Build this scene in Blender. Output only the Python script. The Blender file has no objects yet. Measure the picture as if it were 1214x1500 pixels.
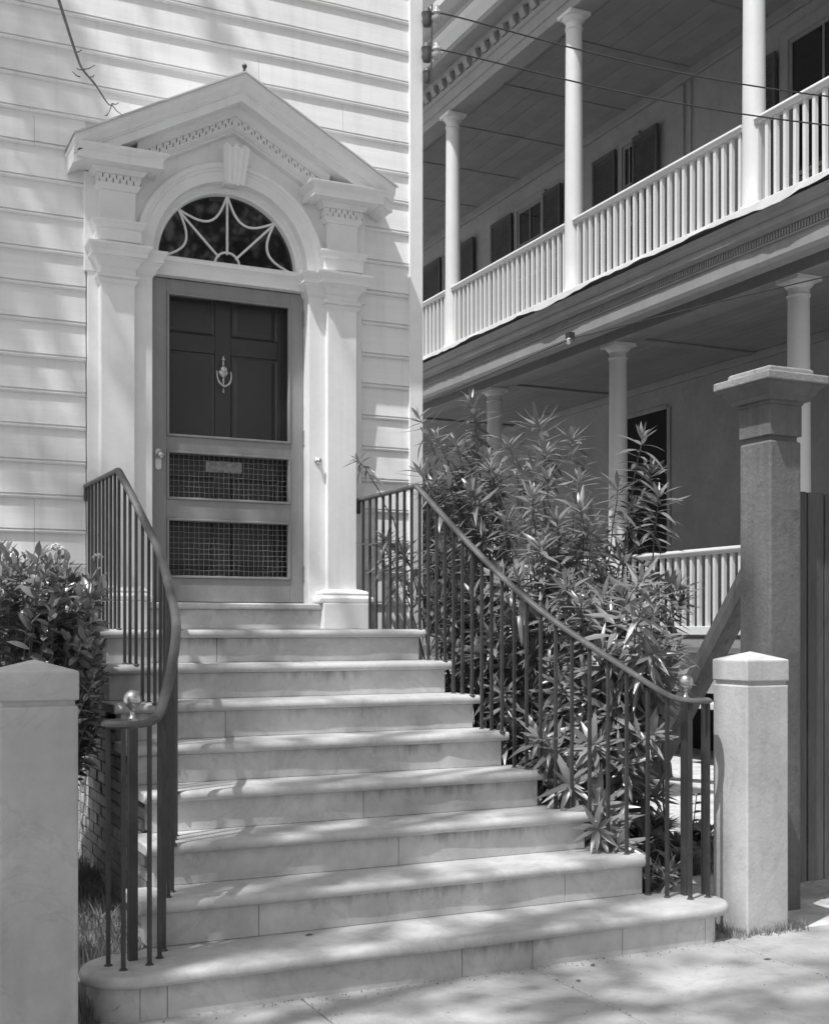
import bpy, math, random
import numpy as np
from mathutils import Vector, Matrix

random.seed(7)
rng = np.random.default_rng(11)
PI = math.pi
scene = bpy.context.scene
COL = scene.collection

# ------------------------------------------------------------------ camera, sky, sun, exposure
YAW = math.radians(25.2)
cam_data = bpy.data.cameras.new('camera')
cam = bpy.data.objects.new('camera', cam_data)
COL.objects.link(cam)
cam.location = (-2.19, -7.32, 1.41)
cam.rotation_euler = (math.radians(90), 0, -YAW)
cam_data.sensor_fit = 'HORIZONTAL'
cam_data.sensor_width = 36
cam_data.lens = 36 * 1800 / 1214
cam_data.shift_y = (922 - 750) / 1214
cam_data.clip_start = 0.05
cam_data.clip_end = 1000
scene.camera = cam

SUN = Vector((1.0, 0.49, -2.2)).normalized()          # the way the light travels
world = bpy.data.worlds.new('World')
scene.world = world
world.use_nodes = True
wn = world.node_tree
for n in list(wn.nodes):
    wn.nodes.remove(n)
sky = wn.nodes.new('ShaderNodeTexSky')
sky.sky_type = 'NISHITA'
sky.sun_disc = False
sky.sun_elevation = math.asin(-SUN.z)
sky.sun_rotation = math.atan2(-SUN.x, -SUN.y) % (2 * PI)
sky.air_density = 1.0
sky.dust_density = 2.5
sky.ozone_density = 1.0
bw = wn.nodes.new('ShaderNodeRGBToBW')                # black and white film
bg = wn.nodes.new('ShaderNodeBackground')
bg.inputs['Strength'].default_value = 0.145
wo = wn.nodes.new('ShaderNodeOutputWorld')
wn.links.new(sky.outputs[0], bw.inputs[0])
wn.links.new(bw.outputs[0], bg.inputs['Color'])
wn.links.new(bg.outputs[0], wo.inputs['Surface'])

sl = bpy.data.lights.new('sun', 'SUN')
sl.energy = 4.5
sl.angle = math.radians(0.8)
sun = bpy.data.objects.new('sun', sl)
COL.objects.link(sun)
sun.location = (-6, -4, 15)
sun.rotation_euler = SUN.to_track_quat('-Z', 'Y').to_euler()

scene.view_settings.view_transform = 'Standard'
scene.view_settings.look = 'None'
scene.view_settings.exposure = 0.26
scene.view_settings.gamma = 1.0
scene.view_settings.use_curve_mapping = False
scene.render.film_transparent = False
scene.cycles.max_bounces = 8
scene.cycles.diffuse_bounces = 5
scene.cycles.transparent_max_bounces = 8
scene.cycles.use_denoising = True

# ------------------------------------------------------------------ helpers
WORLD = {}


def wpos(o):
    return WORLD.get(o.name, Vector((0, 0, 0))) if o else Vector((0, 0, 0))


def empty(name, loc, label, cat, group=None):
    o = bpy.data.objects.new(name, None)
    COL.objects.link(o)
    o.location = loc
    o.empty_display_size = 0.2
    WORLD[o.name] = Vector(loc)
    tag(o, label, cat, group)
    return o


def tag(o, label=None, cat=None, group=None, kind=None):
    if label:
        o['label'] = label
    if cat:
        o['category'] = cat
    if group:
        o['group'] = group
    if kind:
        o['kind'] = kind
    return o


class MB:
    def __init__(s):
        s.v = []
        s.f = []

    def add(s, vs, fs):
        b = len(s.v)
        s.v += [tuple(p) for p in vs]
        s.f += [tuple(i + b for i in f) for f in fs]
        return s

    def box(s, x0, x1, y0, y1, z0, z1):
        return s.add([(x0, y0, z0), (x1, y0, z0), (x1, y1, z0), (x0, y1, z0), (x0, y0, z1), (x1, y0, z1), (x1, y1, z1), (x0, y1, z1)],
                     [(0, 3, 2, 1), (4, 5, 6, 7), (0, 1, 5, 4), (1, 2, 6, 5), (2, 3, 7, 6), (3, 0, 4, 7)])

    def prism(s, poly, a, b, axis):
        """closed polygon extruded from a to b. axis X: poly=(y,z); Y: (x,z); Z: (x,y)"""
        def P(p, t):
            return {'X': (t, p[0], p[1]), 'Y': (p[0], t, p[1]), 'Z': (p[0], p[1], t)}[axis]
        n = len(poly)
        vs = [P(p, a) for p in poly] + [P(p, b) for p in poly]
        fs = [(i, (i + 1) % n, n + (i + 1) % n, n + i) for i in range(n)]
        fs += [tuple(range(n - 1, -1, -1)), tuple(range(n, 2 * n))]
        return s.add(vs, fs)

    def loft(s, rings, closed_ring=True, caps=True):
        n = len(rings[0])
        vs = [p for r in rings for p in r]
        fs = []
        for k in range(len(rings) - 1):
            for i in range(n if closed_ring else n - 1):
                j = (i + 1) % n
                fs.append((k * n + i, k * n + j, (k + 1) * n + j, (k + 1) * n + i))
        if caps and closed_ring:
            fs.append(tuple(range(n - 1, -1, -1)))
            fs.append(tuple((len(rings) - 1) * n + i for i in range(n)))
        return s.add(vs, fs)

    def lathe(s, prof, c, n=16, axis='Z'):
        rings = []
        for r, h in prof:
            ring = []
            for i in range(n):
                a = 2 * PI * i / n
                if axis == 'Z':
                    ring.append((c[0] + r * math.cos(a), c[1] + r * math.sin(a), c[2] + h))
                elif axis == 'Y':
                    ring.append((c[0] + r * math.cos(a), c[1] + h, c[2] + r * math.sin(a)))
                else:
                    ring.append((c[0] + h, c[1] + r * math.cos(a), c[2] + r * math.sin(a)))
            rings.append(ring)
        return s.loft(rings)

    def sweep(s, path, prof, up=Vector((0, 0, 1))):
        """profile (side, up) swept along a path"""
        path = [Vector(p) for p in path]
        rings = []
        for i, p in enumerate(path):
            t = (path[min(i + 1, len(path) - 1)] - path[max(i - 1, 0)]).normalized()
            side = t.cross(up)
            if side.length < 1e-4:
                side = Vector((1, 0, 0))
            side.normalize()
            u = side.cross(t).normalized()
            rings.append([tuple(p + side * a + u * b) for a, b in prof])
        return s.loft(rings)

    def tube(s, path, r, n=6):
        path = [Vector(p) for p in path]
        rs = r if isinstance(r, (list, tuple)) else [r] * len(path)
        rings = []
        prev = None
        for i, p in enumerate(path):
            t = (path[min(i + 1, len(path) - 1)] - path[max(i - 1, 0)]).normalized()
            ref = prev if prev is not None else (Vector((0, 0, 1)) if abs(t.z) < 0.9 else Vector((1, 0, 0)))
            side = t.cross(ref)
            if side.length < 1e-5:
                side = t.orthogonal()
            side.normalize()
            u = side.cross(t).normalized()
            prev = u
            rings.append([tuple(p + (side * math.cos(2 * PI * k / n) + u * math.sin(2 * PI * k / n)) * rs[i]) for k in range(n)])
        return s.loft(rings)

    def mesh(s, name, m, origin=(0, 0, 0), smooth=None):
        me = bpy.data.meshes.new(name)
        o = origin
        me.from_pydata([(p[0] - o[0], p[1] - o[1], p[2] - o[2]) for p in s.v], [], s.f)
        me.validate()
        import bmesh
        bm = bmesh.new()
        bm.from_mesh(me)
        bmesh.ops.recalc_face_normals(bm, faces=bm.faces)
        bm.to_mesh(me)
        bm.free()
        if m:
            me.materials.append(m)
        if smooth:
            for p in me.polygons:
                p.use_smooth = True
            me.set_sharp_from_angle(angle=math.radians(smooth))
        return me

    def build(s, name, m, parent=None, bevel=0, smooth=None, origin=None, seg=2):
        if origin is None:
            if parent is not None:
                origin = wpos(parent)
            else:
                a = np.array(s.v)
                origin = Vector(((a[:, 0].min() + a[:, 0].max()) / 2, (a[:, 1].min() + a[:, 1].max()) / 2, a[:, 2].min()))
        me = s.mesh(name, m, origin, smooth)
        o = bpy.data.objects.new(name, me)
        COL.objects.link(o)
        WORLD[o.name] = Vector(origin)
        o.location = Vector(origin) - wpos(parent)
        if parent is not None:
            o.parent = parent
        if bevel:
            b = o.modifiers.new('bevel', 'BEVEL')
            b.width = bevel
            b.segments = seg
            b.limit_method = 'ANGLE'
            b.angle_limit = math.radians(40)
        return o


def piece(me, name, parent, loc, scale=(1, 1, 1), rot=None, mat4=None):
    """one more object sharing a mesh"""
    o = bpy.data.objects.new(name, me)
    COL.objects.link(o)
    if parent is not None:
        o.parent = parent
    if mat4 is not None:
        o.matrix_local = Matrix.Translation(-wpos(parent)) @ mat4
        WORLD[o.name] = mat4.to_translation()
    else:
        o.location = Vector(loc) - wpos(parent)
        o.scale = scale
        if rot:
            o.rotation_euler = rot
        WORLD[o.name] = Vector(loc)
    return o


# ------------------------------------------------------------------ materials (grey: the place as black and white film records it)
def mat(name, base, rough=0.6, var=0.15, scale=6.0, bump=0.0, bscale=60.0, metallic=0.0, stretch=(1, 1, 1), rand=0.0,
        spots=None, spec=0.5, trans=0.0, detail=4.0, streak=None, vein=None, drip=None):
    m = bpy.data.materials.new(name)
    m.use_nodes = True
    nt = m.node_tree
    N = nt.nodes
    L = nt.links
    p = N['Principled BSDF']
    p.inputs['Roughness'].default_value = rough
    p.inputs['Metallic'].default_value = metallic
    p.inputs['Specular IOR Level'].default_value = spec
    geo = N.new('ShaderNodeNewGeometry')
    mp = N.new('ShaderNodeMapping')
    mp.inputs['Scale'].default_value = stretch
    L.new(geo.outputs['Position'], mp.inputs['Vector'])

    def noise(sc, det=detail, vec=mp, rough_=0.6, dist=0.0):
        n = N.new('ShaderNodeTexNoise')
        n.inputs['Scale'].default_value = sc
        n.inputs['Detail'].default_value = det
        n.inputs['Roughness'].default_value = rough_
        n.inputs['Distortion'].default_value = dist
        L.new(vec.outputs[0], n.inputs['Vector'])
        return n.outputs['Fac']

    def mrange(x, a, b, c, d):
        r = N.new('ShaderNodeMapRange')
        r.inputs['From Min'].default_value = a
        r.inputs['From Max'].default_value = b
        r.inputs['To Min'].default_value = c
        r.inputs['To Max'].default_value = d
        L.new(x, r.inputs['Value'])
        return r.outputs[0]

    def mul(a, b):
        x = N.new('ShaderNodeMath')
        x.operation = 'MULTIPLY'
        L.new(a, x.inputs[0])
        if isinstance(b, float):
            x.inputs[1].default_value = b
        else:
            L.new(b, x.inputs[1])
        return x.outputs[0]

    val = mrange(noise(scale), 0.3, 0.7, base * (1 - var), base * (1 + var))
    fine = mrange(noise(scale * 9, 3), 0.3, 0.7, 1 - var * 0.35, 1 + var * 0.35)
    val = mul(val, fine)
    if rand:
        oi = N.new('ShaderNodeObjectInfo')
        val = mul(val, mrange(oi.outputs['Random'], 0, 1, 1 - rand, 1 + rand))
    if spots:      # (scale, threshold, darkness)
        sp = mrange(noise(spots[0], 3), spots[1], spots[1] + 0.06, 1.0, spots[2])
        val = mul(val, sp)
    if streak:     # rain streaks running down: (strength)
        mp2 = N.new('ShaderNodeMapping')
        mp2.inputs['Scale'].default_value = (14, 14, 0.7)
        L.new(geo.outputs['Position'], mp2.inputs['Vector'])
        st = mrange(noise(1.0, 5, mp2), 0.52, 0.75, 1.0, 1 - streak)
        val = mul(val, st)
    if vein:
        n1 = noise(1.7, 8, mp, 0.65, 1.6)
        x = N.new('ShaderNodeMath'); x.operation = 'SUBTRACT'; x.inputs[1].default_value = 0.5
        L.new(n1, x.inputs[0])
        y = N.new('ShaderNodeMath'); y.operation = 'ABSOLUTE'
        L.new(x.outputs[0], y.inputs[0])
        val = mul(val, mrange(y.outputs[0], 0.0, 0.022, 1 - vein, 1.0))
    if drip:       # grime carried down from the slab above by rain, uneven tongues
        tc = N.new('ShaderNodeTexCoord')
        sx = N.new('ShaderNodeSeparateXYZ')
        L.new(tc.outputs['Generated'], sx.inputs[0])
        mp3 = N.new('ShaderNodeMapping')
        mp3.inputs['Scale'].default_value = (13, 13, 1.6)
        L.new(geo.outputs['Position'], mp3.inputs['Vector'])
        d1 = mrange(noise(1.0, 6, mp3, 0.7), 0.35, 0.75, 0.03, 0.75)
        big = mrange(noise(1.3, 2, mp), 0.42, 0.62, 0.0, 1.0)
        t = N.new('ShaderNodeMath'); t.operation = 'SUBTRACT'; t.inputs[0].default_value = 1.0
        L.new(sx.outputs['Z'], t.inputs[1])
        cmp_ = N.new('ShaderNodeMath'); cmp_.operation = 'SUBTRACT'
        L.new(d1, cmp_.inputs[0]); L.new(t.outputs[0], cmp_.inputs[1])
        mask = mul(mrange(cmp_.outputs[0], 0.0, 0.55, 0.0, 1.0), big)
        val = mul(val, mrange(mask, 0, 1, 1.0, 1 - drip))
    cmb = N.new('ShaderNodeCombineColor')
    for i in range(3):
        L.new(val, cmb.inputs[i])
    L.new(cmb.outputs[0], p.inputs['Base Color'])
    if bump:
        b = N.new('ShaderNodeBump')
        b.inputs['Strength'].default_value = bump
        b.inputs['Distance'].default_value = 0.01
        L.new(noise(bscale, 4), b.inputs['Height'])
        L.new(b.outputs[0], p.inputs['Normal'])
    if trans:
        tr = N.new('ShaderNodeBsdfTranslucent')
        L.new(cmb.outputs[0], tr.inputs['Color'])
        mx = N.new('ShaderNodeMixShader')
        mx.inputs[0].default_value = trans
        L.new(p.outputs[0], mx.inputs[1])
        L.new(tr.outputs[0], mx.inputs[2])
        L.new(mx.outputs[0], N['Material Output'].inputs['Surface'])
    return m


M = dict(
    siding=mat('siding_paint', .75, .55, .05, 3, .10, 30, stretch=(.25, 1, 6), rand=.025, streak=.10, spots=(5, .70, .9)),
    trim=mat('trim_paint', .76, .5, .05, 4, .12, 25, streak=.09, spots=(9, .72, .88)),
    trimf=mat('trim_paint_shaped', .75, .5, .05, 5, .08, 30),
    marble=mat('marble_tread', .45, .5, .2, 2.2, .12, 40, rand=.04, vein=.11, spots=(4.5, .62, .88)),
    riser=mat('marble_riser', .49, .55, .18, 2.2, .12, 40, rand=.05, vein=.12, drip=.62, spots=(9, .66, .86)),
    post=mat('cement_render', .46, .8, .14, 2.2, .22, 45, vein=.10, streak=.10, spots=(16, .70, .88)),
    pier=mat('brownstone', .135, .8, .22, 3.0, .5, 30, streak=.25, spots=(10, .64, .75)),
    pcap=mat('weathered_cap_stone', .24, .8, .2, 3.0, .5, 35, spots=(12, .62, .55)),
    iron=mat('iron_paint', .052, .42, .25, 12, .15, 90, spots=(20, .68, 1.5)),
    rail=mat('handrail_paint', .085, .4, .25, 9, .15, 80, spots=(14, .62, 1.4)),
    screen=mat('screen_door_paint', .26, .5, .10, 3, .15, 30, stretch=(2, 1, 1), streak=.1),
    door=mat('dark_door_paint', .026, .35, .2, 3, .1, 30),
    wire=mat('galvanised_wire', .34, .45, .2, 30, metallic=.6),
    brass=mat('brass', .60, .28, .12, 20, .05, 60, metallic=1.0),
    dullbrass=mat('dull_brass', .38, .42, .3, 40, .4, 120, metallic=.9),
    brick=mat('old_brick', .36, .85, .25, 9, .6, 50, rand=.28, spots=(14, .66, .6)),
    mortar=mat('lime_mortar', .10, .9, .2, 10, .5, 60),
    stucco=mat('piazza_stucco_shaded', .29, .85, .13, 1.6, .25, 25, vein=.06, spots=(4, .62, .9)),  # wall colour lowered to deepen the shade inside the porches
    foundation=mat('foundation_render', .30, .9, .15, 2, .3, 25, spots=(5, .62, .85)),
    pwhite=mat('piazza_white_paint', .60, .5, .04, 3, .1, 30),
    pshade=mat('piazza_trim_shaded', .26, .6, .10, 3, .12, 25, streak=.12),  # trim darkened: the shade under the eaves is put into the colour
    pceil=mat('piazza_ceiling_shaded', .25, .6, .1, 3, .1, 25, rand=.06),  # ceiling colour lowered too, porch shade painted in
    shutter=mat('shutter_paint', .075, .55, .2, 5),
    sash=mat('sash_paint', .22, .5, .08, 4),
    glass=mat('window_glass', .012, .03, .1, 2, spec=1.0),
    void=mat('unlit_black', .008, .95, .2, 2),  # near-black, painted where unlit space would be
    ceramic=mat('insulator_ceramic', .35, .15, .1, 10),
    black=mat('tarred_wire', .03, .6, .2, 20),
    timber=mat('weathered_timber', .085, .8, .3, 4, .9, 40, stretch=(1, 1, .25), streak=.45),
    bark=mat('tree_bark', .10, .9, .35, 6, .9, 30),
    concrete=mat('pavement_concrete', .36, .85, .17, 1.6, .35, 55, rand=.05, vein=.12, spots=(11, .64, .84)),
    asphalt=mat('asphalt', .05, .9, .2, 6, .5, 90),
    soil=mat('sandy_soil', .46, .95, .25, 5, .7, 30, spots=(18, .6, .6)),
    lawn=mat('lawn_soil', .16, .95, .3, 8, .7, 40),
    oleander=mat('oleander_leaf', .25, .32, .25, 3, rand=.3, trans=.28, spec=.7),
    shrub=mat('shrub_leaf', .18, .24, .25, 4, rand=.3, trans=.2, spec=.8),
    stem=mat('plant_stem', .10, .7, .3, 12, .3, 60),
    bloom=mat('cream_blossom', .55, .6, .2, 40),
    grass=mat('grass_blade', .26, .6, .35, 4, trans=.25),
    tree_leaf=mat('street_tree_leaf', .07, .5, .3, 2, trans=.25),
    roofing=mat('grey_metal_roof', .50, .5, .1, 2),
)

# ------------------------------------------------------------------ ground
g = MB().add([(-160, -160, -.03), (160, -160, -.03), (160, 160, -.03), (-160, 160, -.03)], [(0, 1, 2, 3)])
tag(g.build('ground', M['soil'], origin=(0, 0, -.03)), kind='structure')
r_ = MB().add([(-80, -16, -.026), (80, -16, -.026), (80, -6.0, -.026), (-80, -6.0, -.026)], [(0, 1, 2, 3)])
tag(r_.build('road', M['asphalt'], origin=(0, -11, -.026)), kind='structure')
pave = MB().box(-12, 12, -5.75, -2.84, -.028, -.012).build('pavement', M['concrete'], origin=(0, -4, 0))
tag(pave, kind='structure')
kerb = MB().box(-12, 12, -6.0, -5.76, -.1, .02).build('kerb', M['concrete'], bevel=.02)
tag(kerb, kind='structure')
slab = MB().box(-.503, .503, -.72, .72, -.05, 0).mesh('paving_slab', M['concrete'])
for i in range(-5, 6):
    for j in range(2):
        o = piece(slab, 'paving_slab', pave, (-.075 + 1.01 * i, -3.572 - 1.447 * j, random.uniform(-.003, .002)))
        o.rotation_euler = (random.uniform(-.002, .002), random.uniform(-.002, .002), 0)
        b = o.modifiers.new('bevel', 'BEVEL'); b.width = .006; b.segments = 2
lw = MB().add([(-3.5, -2.84, -.02), (-1.0, -2.84, -.02), (-1.0, -2.6, .09), (-3.5, -2.6, .09), (-.9, 0, .13), (-3.5, 0, .13)], [(0, 1, 2, 3), (3, 2, 4, 5)])
tag(lw.build('lawn', M['lawn'], origin=(-2, -1.5, 0)), kind='structure')

# ------------------------------------------------------------------ the white clapboard house
house = empty('clapboard_house', (0, 4, 0), 'white clapboard house with a pedimented fanlight doorway at the top of the marble steps', 'house')
HT = 7.0
wl = MB().box(-6, -.54, .012, 9, 0, HT).box(.54, 1.27, .012, 9, 0, HT).box(-.5399, .5399, .0121, 9, 4.13, HT).box(-.5399, .5399, .0121, 9, 0, 1.40).box(-.5399, .5399, .4, 9, 1.401, 4.129)
wl.build('wall', M['trim'], house)
MB().box(-6.3, 1.55, -.22, 9.3, HT, HT + .12).build('eave', M['trim'], house)
MB().add([(-6.4, -.3, HT + .12), (1.65, -.3, HT + .12), (1.65, 9.4, HT + .12), (-6.4, 9.4, HT + .12), (-3, 4, HT + 2), (-1.6, 4.6, HT + 2)],
         [(0, 1, 5, 4), (1, 2, 5), (2, 3, 4, 5), (3, 0, 4)]).build('roof', M['roofing'], house)
# clapboards: every board its own object, lower edge with a small bead
zl = [1.965 - .2 * k for k in range(9, 0, -1)] + [1.965, 2.165, 2.365, 2.568, 2.768, 2.974, 3.177, 3.38, 3.582, 3.782, 3.986, 4.186, 4.38, 4.575, 4.776, 4.975, 5.175, 5.378]
zl += [5.378 + .2 * k for k in range(1, 9)]
zl = [z for z in zl if z > .1]


def board_mesh(spans):
    """old boards: slightly wavy lower edges, now and then a butt joint"""
    h = .214
    mb = MB()
    for x0, x1 in spans:
        prof = [(-.004, .001), (-.012, 0), (-.0175, .004), (-.0205, .011), (-.020, .0165), (-.0115, .0185), (-.0075, .0205), (-.0075, .0255), (-.0195, .0275), (-.003, h), (.011, h), (.011, .001)]
        n = max(2, int((x1 - x0) / .16))
        rings = []
        w = 0
        for i in range(n + 1):
            w = .75 * w + random.uniform(-.0011, .0011)
            v = random.uniform(-.0006, .0006)
            rings.append([(x0 + (x1 - x0) * i / n, y + (v if y < 0 else 0), zz + (w if zz < .1 else 0)) for y, zz in prof])
        mb.loft(rings)
    return mb.mesh('clapboard', M['siding'])


bl = [board_mesh([(-6, -.872)]), board_mesh([(-6, -.872)]), board_mesh([(-6, -1.162), (-1.160, -.872)])]
br_ = [board_mesh([(.872, 1.206)]) for _ in range(4)]
bf = [board_mesh([(-6, 1.206)]), board_mesh([(-6, .181), (.183, 1.206)]), board_mesh([(-6, 1.206)]), board_mesh([(-6, -.744), (-.742, 1.206)]), board_mesh([(-6, .742), (.744, 1.206)])]
for z in zl:
    if z > HT - .15:
        continue
    parts_ = [random.choice(bf)] if z > 4.2 else [random.choice(bl), random.choice(br_)]
    for me in parts_:
        o = piece(me, 'clapboard', house, (random.uniform(-.001, 0), random.uniform(-.0015, .0015), z + random.uniform(-.003, .003)))
        o.rotation_euler = (0, random.uniform(-.0006, .0006) + (.008 if False else 0), 0)
MB().box(1.205, 1.30, -.035, .06, 0, HT).build('corner_board', M['trim'], house, bevel=.004)
MB().box(-.875, .875, -.004, .03, .0, 1.42).build('base_panel', M['trim'], house)

# door surround -------------------------------------------------------
sur = MB()
sur.box(-.865, -.60, -.034, .02, 1.415, 4.08)
sur.box(.60, .865, -.034, .02, 1.415, 4.08)
sur.box(-.885, -.60, -.040, .01, 3.50, 4.08)
sur.box(.60, .885, -.040, .01, 3.50, 4.08)
surround = sur.build('door_surround', M['trim'], house, bevel=.004)
# tympanum board with the arch cut out of it
CZ, RO = 3.655, .56
tb = MB()
seg = 36
inner, outer = [], []
def rake_z(x, off=0.0):
    return 4.713 - .535 * abs(x) + off
for i in range(seg + 1):
    a = PI * i / seg
    c, s_ = math.cos(a), math.sin(a)
    inner.append((RO * c, CZ + RO * s_))
    t = .62 / abs(c) if abs(c) > 1e-6 else 9
    # ray meets the rake line 4.35-.531|x|
    t2 = (4.46 - CZ) / (s_ + .531 * abs(c)) if s_ + .531 * abs(c) > 1e-6 else 9
    t = min(t, t2)
    outer.append((t * c, CZ + t * s_))
vs = [(x, -.045, z) for x, z in inner] + [(x, -.045, z) for x, z in outer] + [(x, .02, z) for x, z in inner] + [(x, .02, z) for x, z in outer]
n = seg + 1
fs = []
for i in range(seg):
    fs += [(i, i + 1, n + i + 1, n + i), (2 * n + i, 3 * n + i, 3 * n + i + 1, 2 * n + i + 1), (i, 2 * n + i, 2 * n + i + 1, i + 1), (n + i, n + i + 1, 3 * n + i + 1, 3 * n + i)]
MB().add(vs, fs).build('tympanum', M['trim'], surround)


def pilaster(sx):
    """sx=-1 left, 1 right; built about x = .70*sx"""
    cx = .703 * sx
    W = .099
    base = MB()
    base.box(cx - .158, cx + .158, -.19, -.02, 1.411, 1.572)
    prof = [(-.175, 1.572), (-.185, 1.585), (-.185, 1.605), (-.172, 1.615), (-.160, 1.622), (-.165, 1.635), (-.150, 1.650), (-.112, 1.662)]
    def stack(mb, prof, y_in=-.02, side=0.06):
        """moulded block: profile gives (front y, z); the sides step out as far as the front does"""
        rings = []
        for y, z in prof:
            e = W + (-.10 - y)
            rings.append([(cx - e, y, z), (cx + e, y, z), (cx + e, y_in, z), (cx - e, y_in, z)])
        mb.loft(rings)
    stack(base, prof)
    shaft = MB().box(cx - W, cx + W, -.10, -.02, 1.655, 3.44)
    sh = shaft.build('pilaster', M['trim'], house, bevel=.004)
    base.build('pilaster_base', M['trim'], sh, bevel=.004, smooth=35)
    cap = MB()
    stack(cap, [(-.101, 3.425), (-.112, 3.437), (-.118, 3.447), (-.109, 3.456), (-.122, 3.462), (-.126, 3.475), (-.104, 3.485)])   # astragal
    stack(cap, [(-.104, 3.485), (-.104, 3.515)])
    stack(cap, [(-.104, 3.515), (-.112, 3.523), (-.120, 3.53), (-.126, 3.545), (-.136, 3.56), (-.152, 3.569), (-.153, 3.575), (-.162, 3.577),
                (-.162, 3.606), (-.168, 3.610), (-.172, 3.618), (-.184, 3.632), (-.186, 3.643), (-.10, 3.647)])
    cap.build('pilaster_capital', M['trimf'], sh, smooth=30)
    up = MB()
    stack(up, [(-.112, 3.647), (-.112, 3.668), (-.131, 3.671), (-.131, 3.738), (-.138, 3.742), (-.146, 3.752), (-.150, 3.768), (-.158, 3.776), (-.158, 3.785), (-.105, 3.79)])
    stack(up, [(-.102, 3.785), (-.102, 3.985)])
    up.build('entablature_block', M['trimf'], sh, smooth=30)
    bed = MB()
    stack(bed, [(-.102, 3.966), (-.110, 3.969), (-.124, 3.988), (-.128, 3.996), (-.128, 4.004), (-.094, 4.005), (-.094, 4.052), (-.128, 4.053), (-.138, 4.056), (-.144, 4.064), (-.158, 4.076), (-.160, 4.09)])
    bed.build('bed_moulding', M['trimf'], sh, smooth=30)
    # pierced dentil course: a plate with two staggered rows of deep slots
    dc = MB()
    zA, zB, zC = 4.005, 4.0285, 4.052
    nd, p_ = 13, .0197
    xa = cx - .128
    for i in range(nd + 1):
        x = xa + p_ * i
        x2 = min(x + p_ - .0065, cx + .128)
        dc.box(x, x2, -.128, -.090, zA, zC)
        if i < nd:
            if i % 2:
                dc.box(x2, x2 + .0065, -.1275, -.090, zA, zB)
            else:
                dc.box(x2, x2 + .0065, -.1275, -.090, zB, zC)
    for sgn in (-1, 1):
        for i in range(3):
            y = -.124 + .030 * i
            dc.box(*sorted((cx + sgn * (W - .002), cx + sgn * .1275)), y, y + .022, zA + (.001 if i % 2 else .010), zC - .001)
    tag(dc.build('dentil_course', M['trimf'], sh), kind='stuff')
    # cornice return above the pilaster
    cor = MB()
    x0, x1 = (-.990, -.445) if sx < 0 else (.425, .955)
    def ring(e, z):
        return [(x0 + .03 - e, -.262 - e, z), (x1 - .03 + e, -.262 - e, z), (x1 - .03 + e, -.01, z), (x0 + .03 - e, -.01, z)]
    cor.loft([ring(-.018, 4.086), ring(-.006, 4.084), ring(-.006, 4.078), ring(0, 4.076), ring(0, 4.122), ring(.004, 4.124), ring(.004, 4.130), ring(.010, 4.136), ring(.022, 4.142), ring(.029, 4.148), ring(.030, 4.156)])
    cor.build('cornice_return', M['trim'], sh, smooth=30)
    MB().loft([ring(.031, 4.156), ring(.031, 4.160), ring(-.1, 4.172)]).build('flashing', M['trimf'], sh)
    return sh


pilaster(-1)
pilaster(1)


# pediment --------------------------------------------------------------
def rake(mb, prof, xe, x_in=0.0):
    """section (y, z offset) carried up one slope and down the other, mitred at the ridge"""
    rings = []
    for x in (-xe, -xe * .5, 0, xe * .5, xe):
        rings.append([(x, y, rake_z(x, o)) for y, o in prof])
    mb.loft(rings)


ped = MB()
rake(ped, [(-.312, -.002), (-.312, -.012), (-.304, -.016), (-.303, -.030), (-.296, -.046), (-.282, -.060), (-.272, -.074), (-.269, -.082), (-.262, -.084), (-.262, -.093), (-.250, -.096),
           (-.250, -.148), (-.238, -.149), (-.236, -.142), (-.02, -.142), (-.02, -.002)], .982)
pediment = ped.build('pediment', M['trim'], house, smooth=30)
bedp = MB()
rake(bedp, [(-.158, -.140), (-.157, -.156), (-.150, -.170), (-.138, -.180), (-.130, -.186), (-.130, -.192), (-.082, -.193), (-.082, -.236), (-.122, -.237), (-.120, -.244),
            (-.108, -.252), (-.098, -.262), (-.086, -.266), (-.086, -.276), (-.070, -.282), (-.02, -.284), (-.02, -.140)], .60)
bedp.build('raking_bed_moulding', M['trimf'], pediment, smooth=30)
dc = MB()
p_, sw = .0200, .0060


def slant(x0, x1, o0, o1, y0, y1):
    q = [(x0, y0, rake_z(x0, o0)), (x1, y0, rake_z(x1, o0)), (x1, y1, rake_z(x1, o0)), (x0, y1, rake_z(x0, o0)), (x0, y0, rake_z(x0, o1)), (x1, y0, rake_z(x1, o1)), (x1, y1, rake_z(x1, o1)), (x0, y1, rake_z(x0, o1))]
    dc.add(q, [(0, 3, 2, 1), (4, 5, 6, 7), (0, 1, 5, 4), (1, 2, 6, 5), (2, 3, 7, 6), (3, 0, 4, 7)])


for sgn in (-1, 1):
    for i in range(29):
        x = .004 + p_ * i
        a_, b_ = sgn * x, sgn * (x + p_ - sw)
        slant(min(a_, b_), max(a_, b_), -.236, -.193, -.118, -.080)
        a_, b_ = sgn * (x + p_ - sw), sgn * (x + p_)
        if i % 2:
            slant(min(a_, b_), max(a_, b_), -.236, -.2165, -.1175, -.080)
        else:
            slant(min(a_, b_), max(a_, b_), -.2125, -.193, -.1175, -.080)
slant(-.004, .004, -.236, -.193, -.118, -.080)
tag(dc.build('dentil_course', M['trimf'], pediment), kind='stuff')
fl = MB()
rake(fl, [(-.322, .004), (-.322, -.006), (-.317, -.008), (-.31, .002), (-.01, .002), (-.01, .008)], .992)
fl.build('flashing', M['roofing'], pediment)
MB().lathe([(.0, -.01), (.010, 0), (.006, .012), (.014, .022), (.016, .032), (.008, .042), (0, .044)], (0, -.30, 4.722), 8).build('finial', M['iron'], pediment, smooth=60)


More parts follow.
